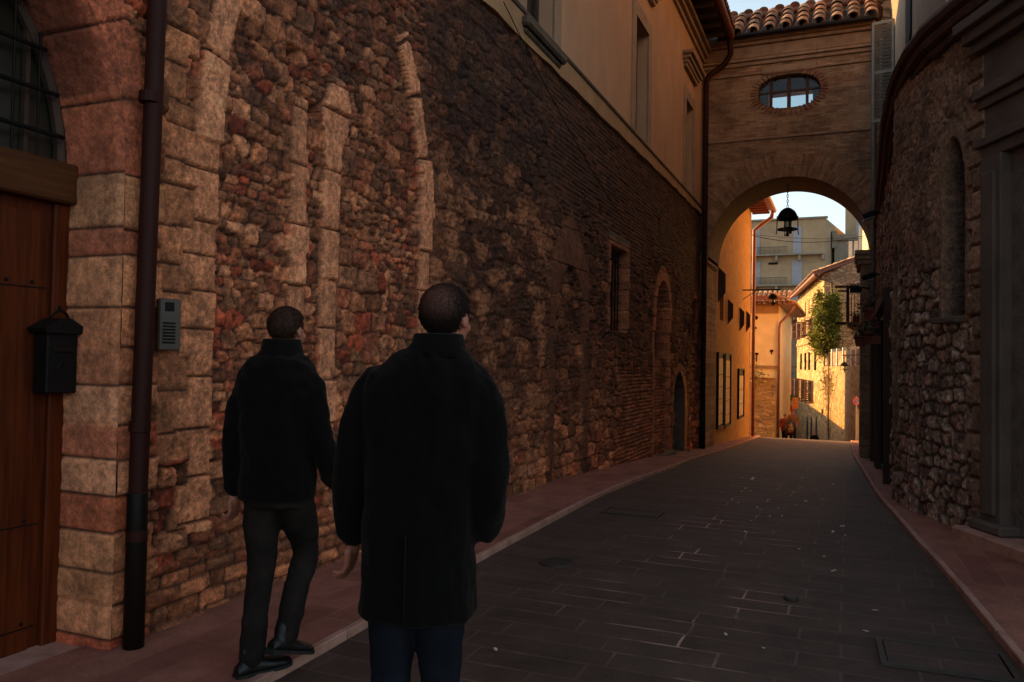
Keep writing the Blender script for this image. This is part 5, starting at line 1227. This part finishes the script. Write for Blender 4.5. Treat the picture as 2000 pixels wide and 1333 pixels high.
for b_ in ((xl-.32, 0, -.57, -.53, 1.05, 1.12), (xl-.25, xl, -.57, -.53, .93, .98), (xl-.3, xl, -.6, -.5, -.08, .0), (xl+.02, xl+.06, -.52, .9, 1.0, 1.05)):
    bm = bmesh.new(); box(bm, *b_); bmobj('timber_rail', bm, M['woodd'], bl)
bm = bmesh.new(); 
for k in range(6): tube(bm, [(xl+.15+k*.09, -.55, 0), (xl+.15+k*.09, -.55, 1.05)], .010, 6)
for k in range(12): tube(bm, [(xl+.04, -.5+k*.12, 0), (xl+.04, -.5+k*.12, 1.0)], .010, 6)
bmobj('railing', bm, M['iron'], bl)
def planter(loc, label, seed):
    t = thing('planter', label, 'planter', loc, 0, 'planters on the small balcony'); rng = random.Random(seed)
    bm = bmesh.new(); box(bm, -.16, .16, -.08, .08, -.12, .06, bev=.01); bmobj('box', bm, M['terra'], t)
    bm = bmesh.new(); leaves(bm, [(rng.gauss(0, .14), rng.gauss(0, .07), .07+abs(rng.gauss(0, .09))) for _ in range(140)], .07, rng); bmobj('foliage', bm, M['pleaf'], t)
planter((.70+xl+.30, 26.36, 4.0), 'planter hanging on the top rail of the small balcony', 1); planter((.70+xl+.34, 26.55, 3.13), 'planter standing on the slab of the small balcony', 2)
# street lantern on bracket, sign
p = at(1649, 712, Y=40.)
lantern((p.x, 40., p.z+.1), .60, 0, 'black street lantern on a bracket before the sunlit garden wall')
bk = thing('lamp_bracket', 'thin iron bracket of the street lantern before the sunlit garden wall', 'bracket', (.70, 40, p.z)); bm = bmesh.new(); dxp = p.x-.70
tube(bm, [(0, 0, .45), (dxp-.1, 0, .42)], .018, 6); tube(bm, [(0, 0, -.15), (dxp, 0, .42)], .012, 6); tube(bm, [(dxp, 0, .42), (dxp, 0, .1)], .012, 6); bmobj('bar', bm, M['iron'], bk)
sp_ = at(1673, 784, Y=37.5)
sg_ = thing('road_sign', 'round red and blue no parking sign by the right pillar', 'road sign', (sp_.x, 37.5, gz(37.5)))
M['sred'] = simple('sign red', (.55, .04, .03), None, 5, .5, 0); M['sblue'] = simple('sign blue', (.04, .12, .42), None, 5, .5, 0); M['sgrey'] = simple('sign post grey', (.2, .17, .14), None, 5, .6, 0)
hz_ = sp_.z-gz(37.5)
def disc(r, y, mat, nm, par, z=hz_):
    bm = bmesh.new(); prism(bm, [(r*math.cos(a), z+r*math.sin(a)) for a in np.linspace(0, 2*math.pi, 28, endpoint=False)], 'y', y, y+.01); return bmobj(nm, bm, mat, par)
plate = disc(.155, -.05, M['sred'], 'sign_plate', sg_); disc(.115, -.0605+.004, M['sblue'], 'blue_disc', plate)
bm = bmesh.new(); box(bm, -.125, .125, -.064, -.058, hz_-.016, hz_+.016, rot=Matrix.Rotation(R_(45), 3, 'Y')); bmobj('diagonal_bar', bm, M['sred'], plate)
bm = bmesh.new(); tube(bm, [(0, 0, -.1), (0, 0, hz_+.2)], .022, 8); bmobj('sign_post', bm, M['sgrey'], sg_)
bm = bmesh.new(); box(bm, .02, .17, -.03, .1, -.1, hz_-.33, bev=.01); bmobj('meter_cabinet', bm, M['sgrey'], sg_)
# cables
def cable(a, b, sag, label, r=.012):
    a, b = Vector(a), Vector(b); bm = bmesh.new(); o0 = a.copy()
    tube(bm, [a+(b-a)*t-Vector((0, 0, sag*4*t*(1-t)))-o0 for t in np.linspace(0, 1, 20)], r, 5); o = bmobj('cable', bm, M['iron']); o.location = o0; setp(o, label, 'cable')
pa = at(1458, 460, Y=33); cable((-3.55, 33.1, pa.z), (.70, 33.6, pa.z-.1), .28, 'upper sagging cable strung across the street beyond the arch')
cable((-3.55, 32.8, pa.z), (.70, 33.0, pa.z-.3), .1, 'lower thin cable strung across the street beyond the arch', .007)
cable((-3.50, 7.9, 5.55), (-3.53, 13.2, 4.05), .12, 'thin slack cable drooping across the brick top of the left stone wall', .006)
# flag and orange banner
fp = at(1541, 795, Y=52); fl = thing('flag', 'green white and red flag hanging beside the golden house', 'flag', (fp.x, 52, fp.z))
for nm, c, z0, z1 in (('green_stripe', (.03, .25, .06), .38, .75), ('white_stripe', (.7, .65, .55), .08, .38), ('red_stripe', (.6, .05, .03), -.3, .08)):
    P = np.zeros((9, 6, 3))
    for i in range(9):
        for j in range(6): P[i, j] = (-.2+.4*i/8, .05*math.sin(i*1.3+j*.3), z0+(z1-z0)*j/5)
    grid_mesh(nm, P, mat=simple(nm, c, None, 5, .8, 0), parent=fl)
bm = bmesh.new(); tube(bm, [(0, .06, 1.1), (0.02, .06, -2.2)], .02, 6); bmobj('flag_pole', bm, M['sgrey'], fl)
bp_ = at(1551, 790, Y=58); o = thing('shop_banner', 'plain orange banner board beside the flag', 'banner', (bp_.x, 58, bp_.z)); bm = bmesh.new(); box(bm, -.28, .28, -.03, .03, -.3, .45); bmobj('board', bm, simple('orange board', (.65, .2, .03), None, 5, .7, 0), o); bm = bmesh.new(); tube(bm, [(0, 0, -.3), (0, 0, -4.5)], .03, 6); bmobj('post', bm, M['sgrey'], o)

# ------------------------------------------------------------------ PEOPLE
def ringloft(bm, secs, n=28, p=2.2):
    """secs: (cx, cy, cz, rx, ry) stacked cross-sections"""
    rings = []
    for cx, cy, cz, rx, ry in secs:
        rg = []
        for k in range(n):
            a = 2*math.pi*k/n; c, s = math.cos(a), math.sin(a)
            rg.append(bm.verts.new((cx+rx*math.copysign(abs(c)**(2/p), c), cy+ry*math.copysign(abs(s)**(2/p), s), cz)))
        rings.append(rg)
    for a, b in zip(rings, rings[1:]):
        for k in range(n): bm.faces.new((a[k], a[(k+1) % n], b[(k+1) % n], b[k]))
    bm.faces.new(rings[0][::-1]); bm.faces.new(rings[-1])
def chain(bm, pts, rs, n=16, sub=5):
    """smooth tapering limb through joints"""
    P = [Vector(p) for p in pts]; out = []; ro = []
    for i in range(len(P)-1):
        p0 = P[max(i-1, 0)]; p1 = P[i]; p2 = P[i+1]; p3 = P[min(i+2, len(P)-1)]
        for k in range(sub):
            t = k/sub; out.append(.5*((2*p1)+(p2-p0)*t+(2*p0-5*p1+4*p2-p3)*t*t+(3*p1-p0-3*p2+p3)*t**3)); ro.append(rs[i]+(rs[i+1]-rs[i])*t)
    out.append(P[-1]); ro.append(rs[-1]); tube(bm, out, ro, n)
    for p, r in ((P[0], rs[0]), (P[-1], rs[-1])): ellip(bm, p, (r, r, r), u=n, v=8)
def remesh(o, vox, smooth=4, disp=None):
    m = o.modifiers.new('join', 'REMESH'); m.mode = 'VOXEL'; m.voxel_size = vox; m.use_smooth_shade = True
    s = o.modifiers.new('sm', 'SMOOTH'); s.iterations = smooth; s.factor = .6
    dg = bpy.context.evaluated_depsgraph_get(); me = bpy.data.meshes.new_from_object(o.evaluated_get(dg)); old = o.data; nm = old.name; o.modifiers.clear()
    if disp:
        co = np.zeros(len(me.vertices)*3, np.float32); me.vertices.foreach_get('co', co); co = co.reshape(-1, 3)
        no = np.zeros(len(me.vertices)*3, np.float32); me.vertices.foreach_get('normal', no); no = no.reshape(-1, 3)
        amp, sx, sz = disp
        f = fbm((co[:, 0]+co[:, 1]*.7)/sx+7, co[:, 2]/sz+3, 5, 3)+.5*fbm((co[:, 1]-co[:, 0]*.5)/(sx*.6)+2, co[:, 2]/(sz*.5)+co[:, 0]/.2, 9, 3)
        co = co+no*(amp*f)[:, None]; me.vertices.foreach_set('co', co.astype(np.float32).ravel()); me.update()
    o.data = me; bpy.data.meshes.remove(old)
    if not me.materials: pass
    me.shade_smooth(); return o
def hand(bm, wrist, dirv, side, curl=.5, s=1.0, fwdv=Vector((0, 1, 0))):
    """palm + five separate fingers; dirv down the forearm; thumb on the forward side"""
    d = Vector(dirv).normalized(); f = (fwdv-d*fwdv.dot(d)).normalized(); nrm = d.cross(f)*side   # nrm: palm normal, towards the body
    w = Vector(wrist)
    chain(bm, [w-d*.03, w+d*.02, w+d*.05], [.027*s, .027*s, .028*s], 10, 2)
    for k in range(4):
        o = (k-1.5)*-.021*s; base = w+d*.045*s+f*o; kn = w+d*(.098-.004*abs(k-1))*s+f*o*1.05
        chain(bm, [base, kn], [.015*s, .0125*s], 8, 3)
        L = [.078, .088, .082, .064][k]*s; a = curl*(.55+.12*k); v = d; p = kn; pts = [p]
        for q, fr_ in enumerate((.45, .31, .24)):
            a_ = a*(q+.6); v = (d*math.cos(a_)+nrm*math.sin(a_)).normalized(); p = p+v*L*fr_; pts.append(p)
        chain(bm, pts, [.0105*s, .0095*s, .0088*s, .0075*s], 8, 3)
    b = w+d*.03*s+f*.022*s
    chain(bm, [b, b+(d*.5+f*.8+nrm*.2).normalized()*.035*s, b+(d*.75+f*.6+nrm*.35).normalized()*.07*s, b+(d*.95+f*.4+nrm*.45).normalized()*.095*s], [.016*s, .013*s, .011*s, .009*s], 8, 3)
def head(bm, c, rz, s=1.0, tilt=0):
    Rz = Matrix.Rotation(rz, 3, 'Z') @ Matrix.Rotation(tilt, 3, 'X'); c = Vector(c)
    def E(p, r): ellip(bm, c+Rz @ (Vector(p)*s), tuple(x*s for x in r), rot=Rz, u=20, v=14)
    E((0, -.012, .03), (.078, .098, .092)); E((0, .02, -.03), (.066, .078, .085)); E((0, .045, -.085), (.045, .045, .032)); E((0, .095, -.012), (.013, .024, .026)); E((0, .088, -.055), (.026, .016, .010)); E((0, .075, .025), (.055, .022, .014))
    for q in (-1, 1):
        E((q*.082, -.004, -.008), (.009, .019, .032)); E((q*.031, .084, .008), (.013, .010, .010)); E((q*.045, .06, -.03), (.022, .026, .022))
    return Rz
def hair(name, c, Rz, mat, parent, s=1.0, recede=.02):
    bm = bmesh.new(); ret = ellip(bm, (0, 0, 0), (1, 1, 1), u=36, v=28); c = Vector(c)
    keep = set()
    for v in bm.verts:
        d = v.co.normalized(); v.co = Vector((d.x*.0855, -.012+d.y*.105, .028+d.z*.098))
        if v.co.z < -.01: v.co.x *= 1-.5*(-.01-v.co.z)/.07*.45; 
    dele = [f for f in bm.faces if (lambda p: (p.y > .05-recede and p.z < .085-p.y*.2) or p.z < -.082 or (p.y > .005 and p.z < .0) or (abs(p.x) > .06 and p.z < .005 and p.y > -.03))(f.calc_center_median())]
    bmesh.ops.delete(bm, geom=dele, context='FACES')
    for v in bm.verts: n_ = mnoise.noise(v.co*60)*.002; v.co = c+Rz @ ((v.co*(1+n_*4))*s)
    fs = [f for f in bm.faces]; rg = random.Random(11); cc = Rz @ Vector((0, -.012, .03)) + c
    for _ in range(9000):
        f = fs[rg.randrange(len(fs))]; p = f.calc_center_median()+Vector((rg.gauss(0, .005), rg.gauss(0, .005), rg.gauss(0, .005))); nrm = (p-cc).normalized(); p = cc+nrm*(f.calc_center_median()-cc).length
        d_ = (nrm*.6+Vector((rg.uniform(-.5, .5), rg.uniform(-.5, .5), -.55))).normalized()*rg.uniform(.004, .009); sd_ = nrm.cross(d_).normalized()*.0007
        bm.faces.new([bm.verts.new(p-sd_-nrm*.002), bm.verts.new(p+sd_-nrm*.002), bm.verts.new(p+d_)])
    o = bmobj(name, bm, mat, parent, True); m = o.modifiers.new('th', 'SOLIDIFY'); m.thickness = .0015; m.offset = -1; return o
def shoe(name, ank, rz, parent, lift=0, mat=None):
    """ankle position, pointing local +y"""
    bm = bmesh.new(); secs = [(-.075, .03, .055), (-.05, .036, .075), (0, .038, .095), (.05, .042, .08), (.11, .05, .062), (.17, .048, .05), (.205, .034, .042), (.222, .012, .03)]
    rings = []
    for y, rx, h in secs:
        rg = []
        for k in range(14):
            a = 2*math.pi*k/14; c_, s_ = math.cos(a), math.sin(a); rg.append(bm.verts.new((rx*c_, y, max(.012, h*.5+h*.5*s_*1.02))))
        rings.append(rg)
    for a, b in zip(rings, rings[1:]):
        for k in range(14): bm.faces.new((a[k], a[(k+1) % 14], b[(k+1) % 14], b[k]))
    bm.faces.new(rings[0][::-1]); bm.faces.new(rings[-1]); chain(bm, [(0, -.01, .06), (0, -.015, .12)], [.04, .042], 12, 2)
    bmesh.ops.recalc_face_normals(bm, faces=bm.faces)
    Tm = Matrix.Translation(ank) @ Matrix.Rotation(rz, 4, 'Z') @ Matrix.Rotation(-lift, 4, 'X') @ Matrix.Translation((0, 0, -.10)); bm.transform(Tm)
    o = bmobj(name, bm, mat or M['leather'], parent); remesh(o, .006, 3); o.data.materials.clear(); o.data.materials.append(mat or M['leather'])
    bm = bmesh.new(); ol = [(.032, -.078), (.038, -.03), (.037, .03), (.050, .10), (.050, .17), (.03, .215), (0, .228), (-.03, .215), (-.046, .17), (-.044, .10), (-.034, .03), (-.036, -.03), (-.03, -.078)]
    prism(bm, ol, 'z', 0, .016); box(bm, -.036, .036, -.08, -.01, -.012, .0); bm.transform(Tm); bmobj('sole', bm, M['sole'], o)
    return o
def finish(o, mat):
    o.data.materials.clear(); o.data.materials.append(mat)

def man_near():
    # walking away in a long black overcoat; local y = heading
    d0 = 2.80; px = 818
    pos = at(px, 1300, Z=0); camx = (828-1000)/F_PX
    base = EYE + (_h+_r0*camx)*d0; base.z = 0
    t = thing('person', 'man seen from behind in a long black overcoat and navy jeans, hand in pocket', 'person', base, R_(12))
    g = thing; sh = .035; hc = (.07, .035, 1.748)
    bm = bmesh.new(); Rz = head(bm, hc, R_(-14), .98)
    chain(bm, [(.05, .02, 1.66), (.035, .0, 1.60), (.02, -.01, 1.52)], [.056, .06, .08], 14, 3)
    ringloft(bm, [(0, 0, .95, .15, .11), (0, 0, 1.1, .14, .10), (.01, 0, 1.3, .17, .12), (.02, 0, 1.45, .18, .11), (.02, 0, 1.53, .10, .08)])
    chain(bm, [(-.18, 0, 1.46), (-.28, -.0, 1.17), (-.275, .10, .95)], [.055, .042, .028], 12, 4)
    chain(bm, [(.2, 0, 1.46), (.255, -.03, 1.18), (.20, .07, 1.06)], [.055, .042, .028], 12, 4)
    hand(bm, (-.285, .09, .955), (-.10, .12, -1), -1, .75, 1.1)
    hand(bm, (.195, .07, 1.05), (-.55, .15, -.8), 1, .5, .9)
    for s in (-1, 1): chain(bm, [(s*.09-.01, 0, .95), (s*.088-.01, .02 if s > 0 else .0, .50), (s*.085-.01, .0 if s > 0 else -.06, .10)], [.08, .055, .038], 12, 4)
    body = bmobj('body', bm, None, t); remesh(body, .0065, 3); finish(body, M['skin'])
    hair('hair', hc, Rz, M['hairthin'], t, .98)
    bm = bmesh.new()
    ringloft(bm, [(.0, 0, .72, .200, .165), (.0, 0, .82, .198, .16), (.0, 0, 1.0, .196, .155), (.008, 0, 1.15, .198, .150), (.012, 0, 1.3, .215, .15), (.016, -.005, 1.42, .228, .145), (.018, -.01, 1.50, .226, .135), (.022, -.01, 1.55, .215, .125), (.027, -.01, 1.59, .178, .11), (.033, -.005, 1.622, .130, .095), (.045, .0, 1.648, .092, .083), (.052, .005, 1.675, .075, .078)], p=2.4)
    chain(bm, [(-.165, -.005, 1.53), (-.212, -.01, 1.44), (-.245, -.02, 1.30), (-.265, -.0, 1.16), (-.278, .04, 1.05), (-.282, .07, .975)], [.060, .070, .066, .063, .058, .056], 18, 4)
    chain(bm, [(.190, -.005, 1.53), (.232, -.01, 1.44), (.248, -.025, 1.30), (.256, -.03, 1.18), (.245, .01, 1.08), (.226, .045, 1.02)], [.060, .070, .067, .064, .058, .056], 18, 4)
    coat = bmobj('overcoat', bm, None, t); remesh(coat, .011, 6, (.030, .06, .16)); finish(coat, M['coat'])
    bm = bmesh.new()                                        # turned-up collar
    lathe_pts = [(.112, 1.612), (.098, 1.635), (.086, 1.690), (.080, 1.694), (.075, 1.66)]
    ringloft(bm, [(.052, .004, z, r, r*1.02) for r, z in lathe_pts]); col_ = bmobj('collar', bm, M['coat'], coat, True)
    bm = bmesh.new(); box(bm, -.003, .003, -.170, -.160, .72, 1.02); bmobj('back_vent', bm, M['coat'], coat)
    bm = bmesh.new()
    for s in (-1, 1):
        y1 = .02 if s > 0 else .0; y2 = .0 if s > 0 else -.06
        chain(bm, [(s*.086-.01, 0, .92), (s*.086-.01, y1*.5, .70), (s*.084-.01, y1, .50), (s*.082-.01, (y1+y2)/2, .3), (s*.08-.01, y2, .10)], [.105, .088, .071, .066, .070], 18, 4)
    ringloft(bm, [(0, 0, .82, .16, .12), (0, 0, 1.0, .165, .125)])
    tr_ = bmobj('jeans', bm, None, t); remesh(tr_, .010, 3, (.016, .08, .12)); finish(tr_, M['bluejeans'])
    shoe('shoe', (.072, .0, .10), R_(-6), t); shoe('shoe', (-.09, -.06, .10), R_(6), t)
def man_far():
    d0 = 4.0; camx = (549-1000)/F_PX; base = EYE+(_h+_r0*camx)*d0; base.z = .045
    t = thing('person', 'man with cropped hair seen from behind walking in a short black jacket and grey jeans', 'person', base, R_(6))
    hc = (.005, .05, 1.695)
    bm = bmesh.new(); Rz = head(bm, hc, R_(-6), .96)
    chain(bm, [(0, .03, 1.64), (0, .005, 1.57), (0, -.02, 1.5)], [.054, .058, .08], 14, 3)
    ringloft(bm, [(0, 0, .93, .15, .11), (0, 0, 1.1, .14, .10), (0, 0, 1.3, .17, .12), (0, -.01, 1.43, .18, .11), (0, -.01, 1.5, .10, .08)])
    chain(bm, [(-.17, 0, 1.43), (-.226, -.05, 1.15), (-.235, -.03, .90)], [.055, .042, .028], 12, 4)
    chain(bm, [(.17, 0, 1.43), (.242, .01, 1.15), (.25, .12, .93)], [.050, .038, .028], 12, 4)
    hand(bm, (-.235, -.03, .875), (.02, .1, -1), -1, 1.0, 1.0); hand(bm, (.25, .125, .92), (-.05, .25, -1), 1, .9, .95)
    LL = [(-.085, .0, .93), (-.080, .0, .51), (-.075, -.08, .10)]; RL = [(.085, .0, .93), (.065, .17, .55), (.04, .04, .185)]
    for L_ in (LL, RL): chain(bm, L_, [.08, .055, .038], 12, 4)
    body = bmobj('body', bm, None, t); remesh(body, .0065, 3); finish(body, M['skin'])
    hair('hair', hc, Rz, M['hair'], t, .96, .02)
    bm = bmesh.new()
    ringloft(bm, [(0, 0, .86, .188, .15), (0, 0, .95, .187, .15), (0, 0, 1.1, .188, .148), (0, 0, 1.25, .20, .148), (0, -.01, 1.38, .212, .14), (0, -.015, 1.46, .212, .13), (0, -.015, 1.515, .188, .118), (0, -.01, 1.555, .135, .10), (0, .005, 1.585, .088, .09), (0, .01, 1.62, .078, .085)], p=2.4)
    chain(bm, [(-.15, -.01, 1.455), (-.192, -.015, 1.38), (-.213, -.04, 1.25), (-.225, -.05, 1.13), (-.232, -.04, 1.0), (-.235, -.03, .90)], [.060, .066, .062, .057, .053, .052], 18, 4)
    chain(bm, [(.15, -.01, 1.455), (.198, -.01, 1.38), (.225, -.01, 1.25), (.245, .01, 1.13), (.255, .06, 1.02), (.25, .12, .94)], [.060, .067, .063, .060, .056, .054], 18, 4)
    jk = bmobj('jacket', bm, None, t); remesh(jk, .010, 5, (.03, .06, .13)); finish(jk, M['jacket'])
    bm = bmesh.new(); ringloft(bm, [(.0, .01, z, r, r*1.05) for r, z in ((.118, 1.545), (.104, 1.575), (.090, 1.645), (.084, 1.65), (.078, 1.60))]); bmobj('collar', bm, M['jacket'], jk, True)
    bm = bmesh.new()
    mid = lambda a, b, t_=.5: tuple(a[i]+(b[i]-a[i])*t_ for i in range(3))
    for L_ in (LL, RL): chain(bm, [L_[0], mid(L_[0], L_[1]), L_[1], mid(L_[1], L_[2]), (L_[2][0], L_[2][1]+.01, L_[2][2]-.01)], [.098, .090, .070, .062, .064], 18, 4)
    ringloft(bm, [(0, 0, .82, .155, .115), (0, 0, .98, .16, .12)])
    tr_ = bmobj('jeans', bm, None, t); remesh(tr_, .009, 3, (.018, .07, .10)); finish(tr_, M['jeans'])
    shoe('shoe', (LL[2][0], LL[2][1], .10), R_(-28), t); shoe('shoe', (RL[2][0], RL[2][1], RL[2][2]+.0), R_(-14), t, .30)
def hair2():
    m, nt, b = newmat('thinning dark hair'); v = coords(nt)
    g = N(nt, 'ShaderNodeTexCoord'); s = N(nt, 'ShaderNodeVectorMath', operation='DISTANCE'); s.inputs[1].default_value = (.06, -.075, 1.83)
    nt.links.new(g.outputs['Object'], s.inputs[0])
    f = noise(nt, v, 260, 4, .7); mm = N(nt, 'ShaderNodeMath', operation='MULTIPLY_ADD'); mm.inputs[1].default_value = .05; nt.links.new(f, mm.inputs[0]); nt.links.new(s.outputs['Value'], mm.inputs[2])
    nt.links.new(ramp(nt, mm.outputs[0], [(.12, .045, .030), (.022, .010, .007)], [.055, .125]), b.inputs['Base Color']); b.inputs['Roughness'].default_value = .6; b.inputs['Specular IOR Level'].default_value = .2
    bump(nt, b, f, .7, .003); return m
M['hairthin'] = hair2()
man_far(); man_near()
def small_person(loc, H_, label, coat, hairc, wd=.25, rz=0):
    t = thing('person', label, 'person', loc, rz); k = H_/1.75
    bm = bmesh.new(); head(bm, (0, .02, 1.62*k), math.pi, k)
    chain(bm, [(0, 0, 1.55*k), (0, 0, 1.4*k)], [.055*k, .07*k], 10, 2)
    for s in (-1, 1):
        chain(bm, [(s*.19*k, 0, 1.38*k), (s*.25*k, -.02, 1.1*k), (s*.2*k, -.18, .98*k)], [.05*k, .04*k, .03*k], 10, 3); hand(bm, (s*.2*k, -.18, .98*k), (0, -1, -.4), s, .8, k)
        chain(bm, [(s*.09*k, 0, .9*k), (s*.09*k, -.04*s, .5*k), (s*.09*k, .06*s, .08*k)], [.08*k, .06*k, .045*k], 10, 3)
    ringloft(bm, [(0, 0, .85*k, .14, .10), (0, 0, 1.4*k, .16, .10)])
    b = bmobj('body', bm, None, t); remesh(b, .015, 2); finish(b, M['skin'])
    bm = bmesh.new(); ringloft(bm, [(0, 0, .75*k, wd*.86, .16), (0, 0, 1.1*k, wd*.8, .15), (0, 0, 1.35*k, wd*.86, .15), (0, 0, 1.45*k, wd*.5, .11), (0, 0, 1.5*k, .07, .08)])
    for s in (-1, 1): chain(bm, [(s*.17*k, 0, 1.40*k), (s*.26*k, -.02, 1.12*k), (s*.21*k, -.17, 1.0*k)], [.075, .065, .05], 12, 3)
    c = bmobj('coat', bm, None, t); remesh(c, .018, 3, (.03, .1, .15)); finish(c, coat)
    bm = bmesh.new()
    for s in (-1, 1): chain(bm, [(s*.09*k, 0, .85*k), (s*.09*k, -.04*s, .5*k), (s*.09*k, .06*s, .06*k)], [.095, .075, .06], 10, 3)
    j = bmobj('trousers', bm, None, t); remesh(j, .018, 2); finish(j, M['bluejeans'])
    bm = bmesh.new(); ellip(bm, (0, .03, 1.665*k), (.088*k, .095*k, .085*k)); bmobj('hair', bm, hairc, t, True)
def gat(px, py, H_):
    """spot on the descending road where a head of height H_ shows at px,py"""
    best = None
    for Y in np.arange(36, 75, .25):
        p = at(px, py, Y=Y)
        if best is None or abs(p.z-gz(Y)-H_) < best[0]: best = (abs(p.z-gz(Y)-H_), p.x, Y)
    return best[1], best[2], gz(best[2])
M['brcoat'] = simple('brown jacket', (.2, .08, .03), None, 6, .8, .2, 30); M['rdcoat'] = simple('dark red jacket', (.24, .035, .02), None, 6, .8, .2, 30)
pa_ = gat(1549, 800, 1.75); pb_ = gat(1537, 814, 1.60); pc_ = gat(1591, 843, 1.72)
small_person(pa_, 1.75, 'person in a brown jacket behind the pushchair at the crest of the street', M['brcoat'], simple('reddish hood', (.30, .04, .02), None, 9, .8, 0), .27)
small_person((pa_[0]-.42, pa_[1]+.3, gz(pa_[1]+.3)), 1.52, 'shorter person in dark red clothes left of the pushchair', M['rdcoat'], M['hair'], .22)
small_person(pc_, 1.72, 'lone dark-coated person further down the street beyond the crest', M['jacket'], simple('grey hair', (.2, .12, .09), None, 9, .8, 0), .25)
# pushchair in front of the people
pc = thing('pushchair', 'pushchair with rounded clear rain hood pushed towards the arch', 'pushchair', (pa_[0]-.07, pa_[1]-.85, gz(pa_[1]-.85)))
bm = bmesh.new(); lathe(bm, [(.05, .35), (.24, .42), (.29, .65), (.28, .9), (.2, 1.08), (.05, 1.14)], 16); bmobj('rain_hood', bm, clear_glass('clear plastic', (.75, .7, .6)), pc, True)
bm = bmesh.new(); ringloft(bm, [(0, .05, .42, .19, .15), (0, .1, .6, .2, .12), (0, .14, .9, .17, .06)]); bmobj('seat', bm, M['rdcoat'], pc, True)
bm = bmesh.new(); ellip(bm, (0, .02, .82), (.09, .09, .1)); ellip(bm, (0, .02, .62), (.14, .1, .15)); bmobj('blanket', bm, simple('pale blanket', (.5, .4, .25), (.2, .16, .1), 12, .8, 0), pc, True)
bm = bmesh.new()
for s in (-1, 1): tube(bm, [(s*.25, -.3, .12), (s*.24, .1, .5), (s*.22, .55, 1.02)], .016, 6); tube(bm, [(s*.25, .35, .12), (s*.24, .1, .5)], .016, 6)
tube(bm, [(-.22, .55, 1.02), (.22, .55, 1.02)], .016, 6); bmobj('frame', bm, M['iron'], pc)
for x in (-.26, .26):
    for y in (-.32, .36):
        bm = bmesh.new(); tube(bm, [(x+.11*0, y+.12*math.cos(a), .13+.12*math.sin(a)) for a in np.linspace(0, 2*math.pi, 17)], .02, 6, False); bmobj('wheel', bm, M['sole'], pc)

# ------------------------------------------------------------------ street furniture on the ground
M['castiron'] = simple('worn cast iron', (.045, .029, .022), (.03, .02, .016), 8, .6, .3, 60)
def cover(px, py, r, label):
    p = atg(px, py); t = thing('manhole_cover', label, 'manhole cover', (p.x, p.y, gz(p.y)+.012)); bm = bmesh.new()
    lathe(bm, [(r, -.01), (r, .004), (r*.92, .006), (r*.9, .002)], 28)
    for k in range(-3, 4): box(bm, -r*.8*math.sqrt(1-(k/4)**2), r*.8*math.sqrt(1-(k/4)**2), k*r/4-.006, k*r/4+.006, .002, .008)
    bmobj('cover_plate', bm, M['castiron'], t)
cover(1087, 1101, .14, 'small round iron manhole cover on the left half of the road')
def sqcover(x, y, w_, h, label, rz=0, bars=True):
    t = thing('utility_cover', label, 'utility cover', (x, y, gz(y)+.012), rz)
    bm = bmesh.new(); e = .03
    box(bm, -w_/2, w_/2, -h/2, -h/2+e, -.01, .008); box(bm, -w_/2, w_/2, h/2-e, h/2, -.01, .008); box(bm, -w_/2, -w_/2+e, -h/2+e, h/2-e, -.01, .008); box(bm, w_/2-e, w_/2, -h/2+e, h/2-e, -.01, .008); bmobj('cover_frame', bm, M['castiron'], t)
    bm = bmesh.new(); box(bm, -w_/2+e+.01, w_/2-e-.01, -h/2+e+.01, h/2-e-.01, -.01, .003); bmobj('infill_slab', bm, M['road'], t)
sqcover(.50, 5.0, .66, .44, 'large rectangular utility cover beside the right kerb', R_(2))
p = atg(1235, 1003); sqcover(p.x, p.y, .62, .34, 'flat rectangular utility cover beyond the round manhole')
p = atg(1545, 1170); cover(1545, 1170, .05, 'tiny dark valve cap in the middle of the road')
M['litter'] = simple('pale petal', (.55, .5, .44), (.4, .36, .3), 9, .7, 0)
bits = [(1200, 193), (1225, 240), (1283, 233), (1190, 254), (1127, 265), (1097, 293), (1140, 293), (1030, 310), (1010, 350), (1052, 262), (1320, 180), (1312, 127), (1187, 57), (1307, 80), (1322, 350), (1341, 388), (1290, 439), (1325, 491), (1201, 412), (1355, 330), (1474, 633), (1439, 708), (1230, 32), (1187, 73), (1365, 362), (1075, 768), (940, 718), (123, 771), (1210, 190), (1260, 200)]
pm = None; rng = random.Random(6)
for k, (a, b) in enumerate(bits):
    p = atg(900+a/1.818, 850+b/1.818)
    if pm is None:
        bm = bmesh.new(); vs = [bm.verts.new(q) for q in ((-.02, -.006, .002), (.0, -.012, .008), (.022, -.004, .003), (.018, .008, .009), (-.004, .013, .004), (-.02, .006, .007))]; bm.faces.new(vs)
        pm = bmobj('paper_scrap', bm, M['litter']); o = pm
    else: o = pm.copy(); C.objects.link(o)
    o.location = (p.x, p.y, gz(p.y)+.014); o.rotation_euler = (rng.uniform(-.3, .3), rng.uniform(-.3, .3), rng.uniform(0, 6)); s = rng.uniform(.6, 1.3); o.scale = (s, s, s)
    setp(o, 'tiny pale scrap scattered on the dark paving of the road', 'scrap', 'pale scraps scattered on the road')
p = atg(1470, 937); bm = bmesh.new(); box(bm, -.02, .02, -.14, .14, 0, .006); o = bmobj('paint_mark', bm, M['litter']); o.location = (p.x, p.y, gz(p.y)+.013); setp(o, 'short white paint mark on the road ahead of the men', 'paint mark')
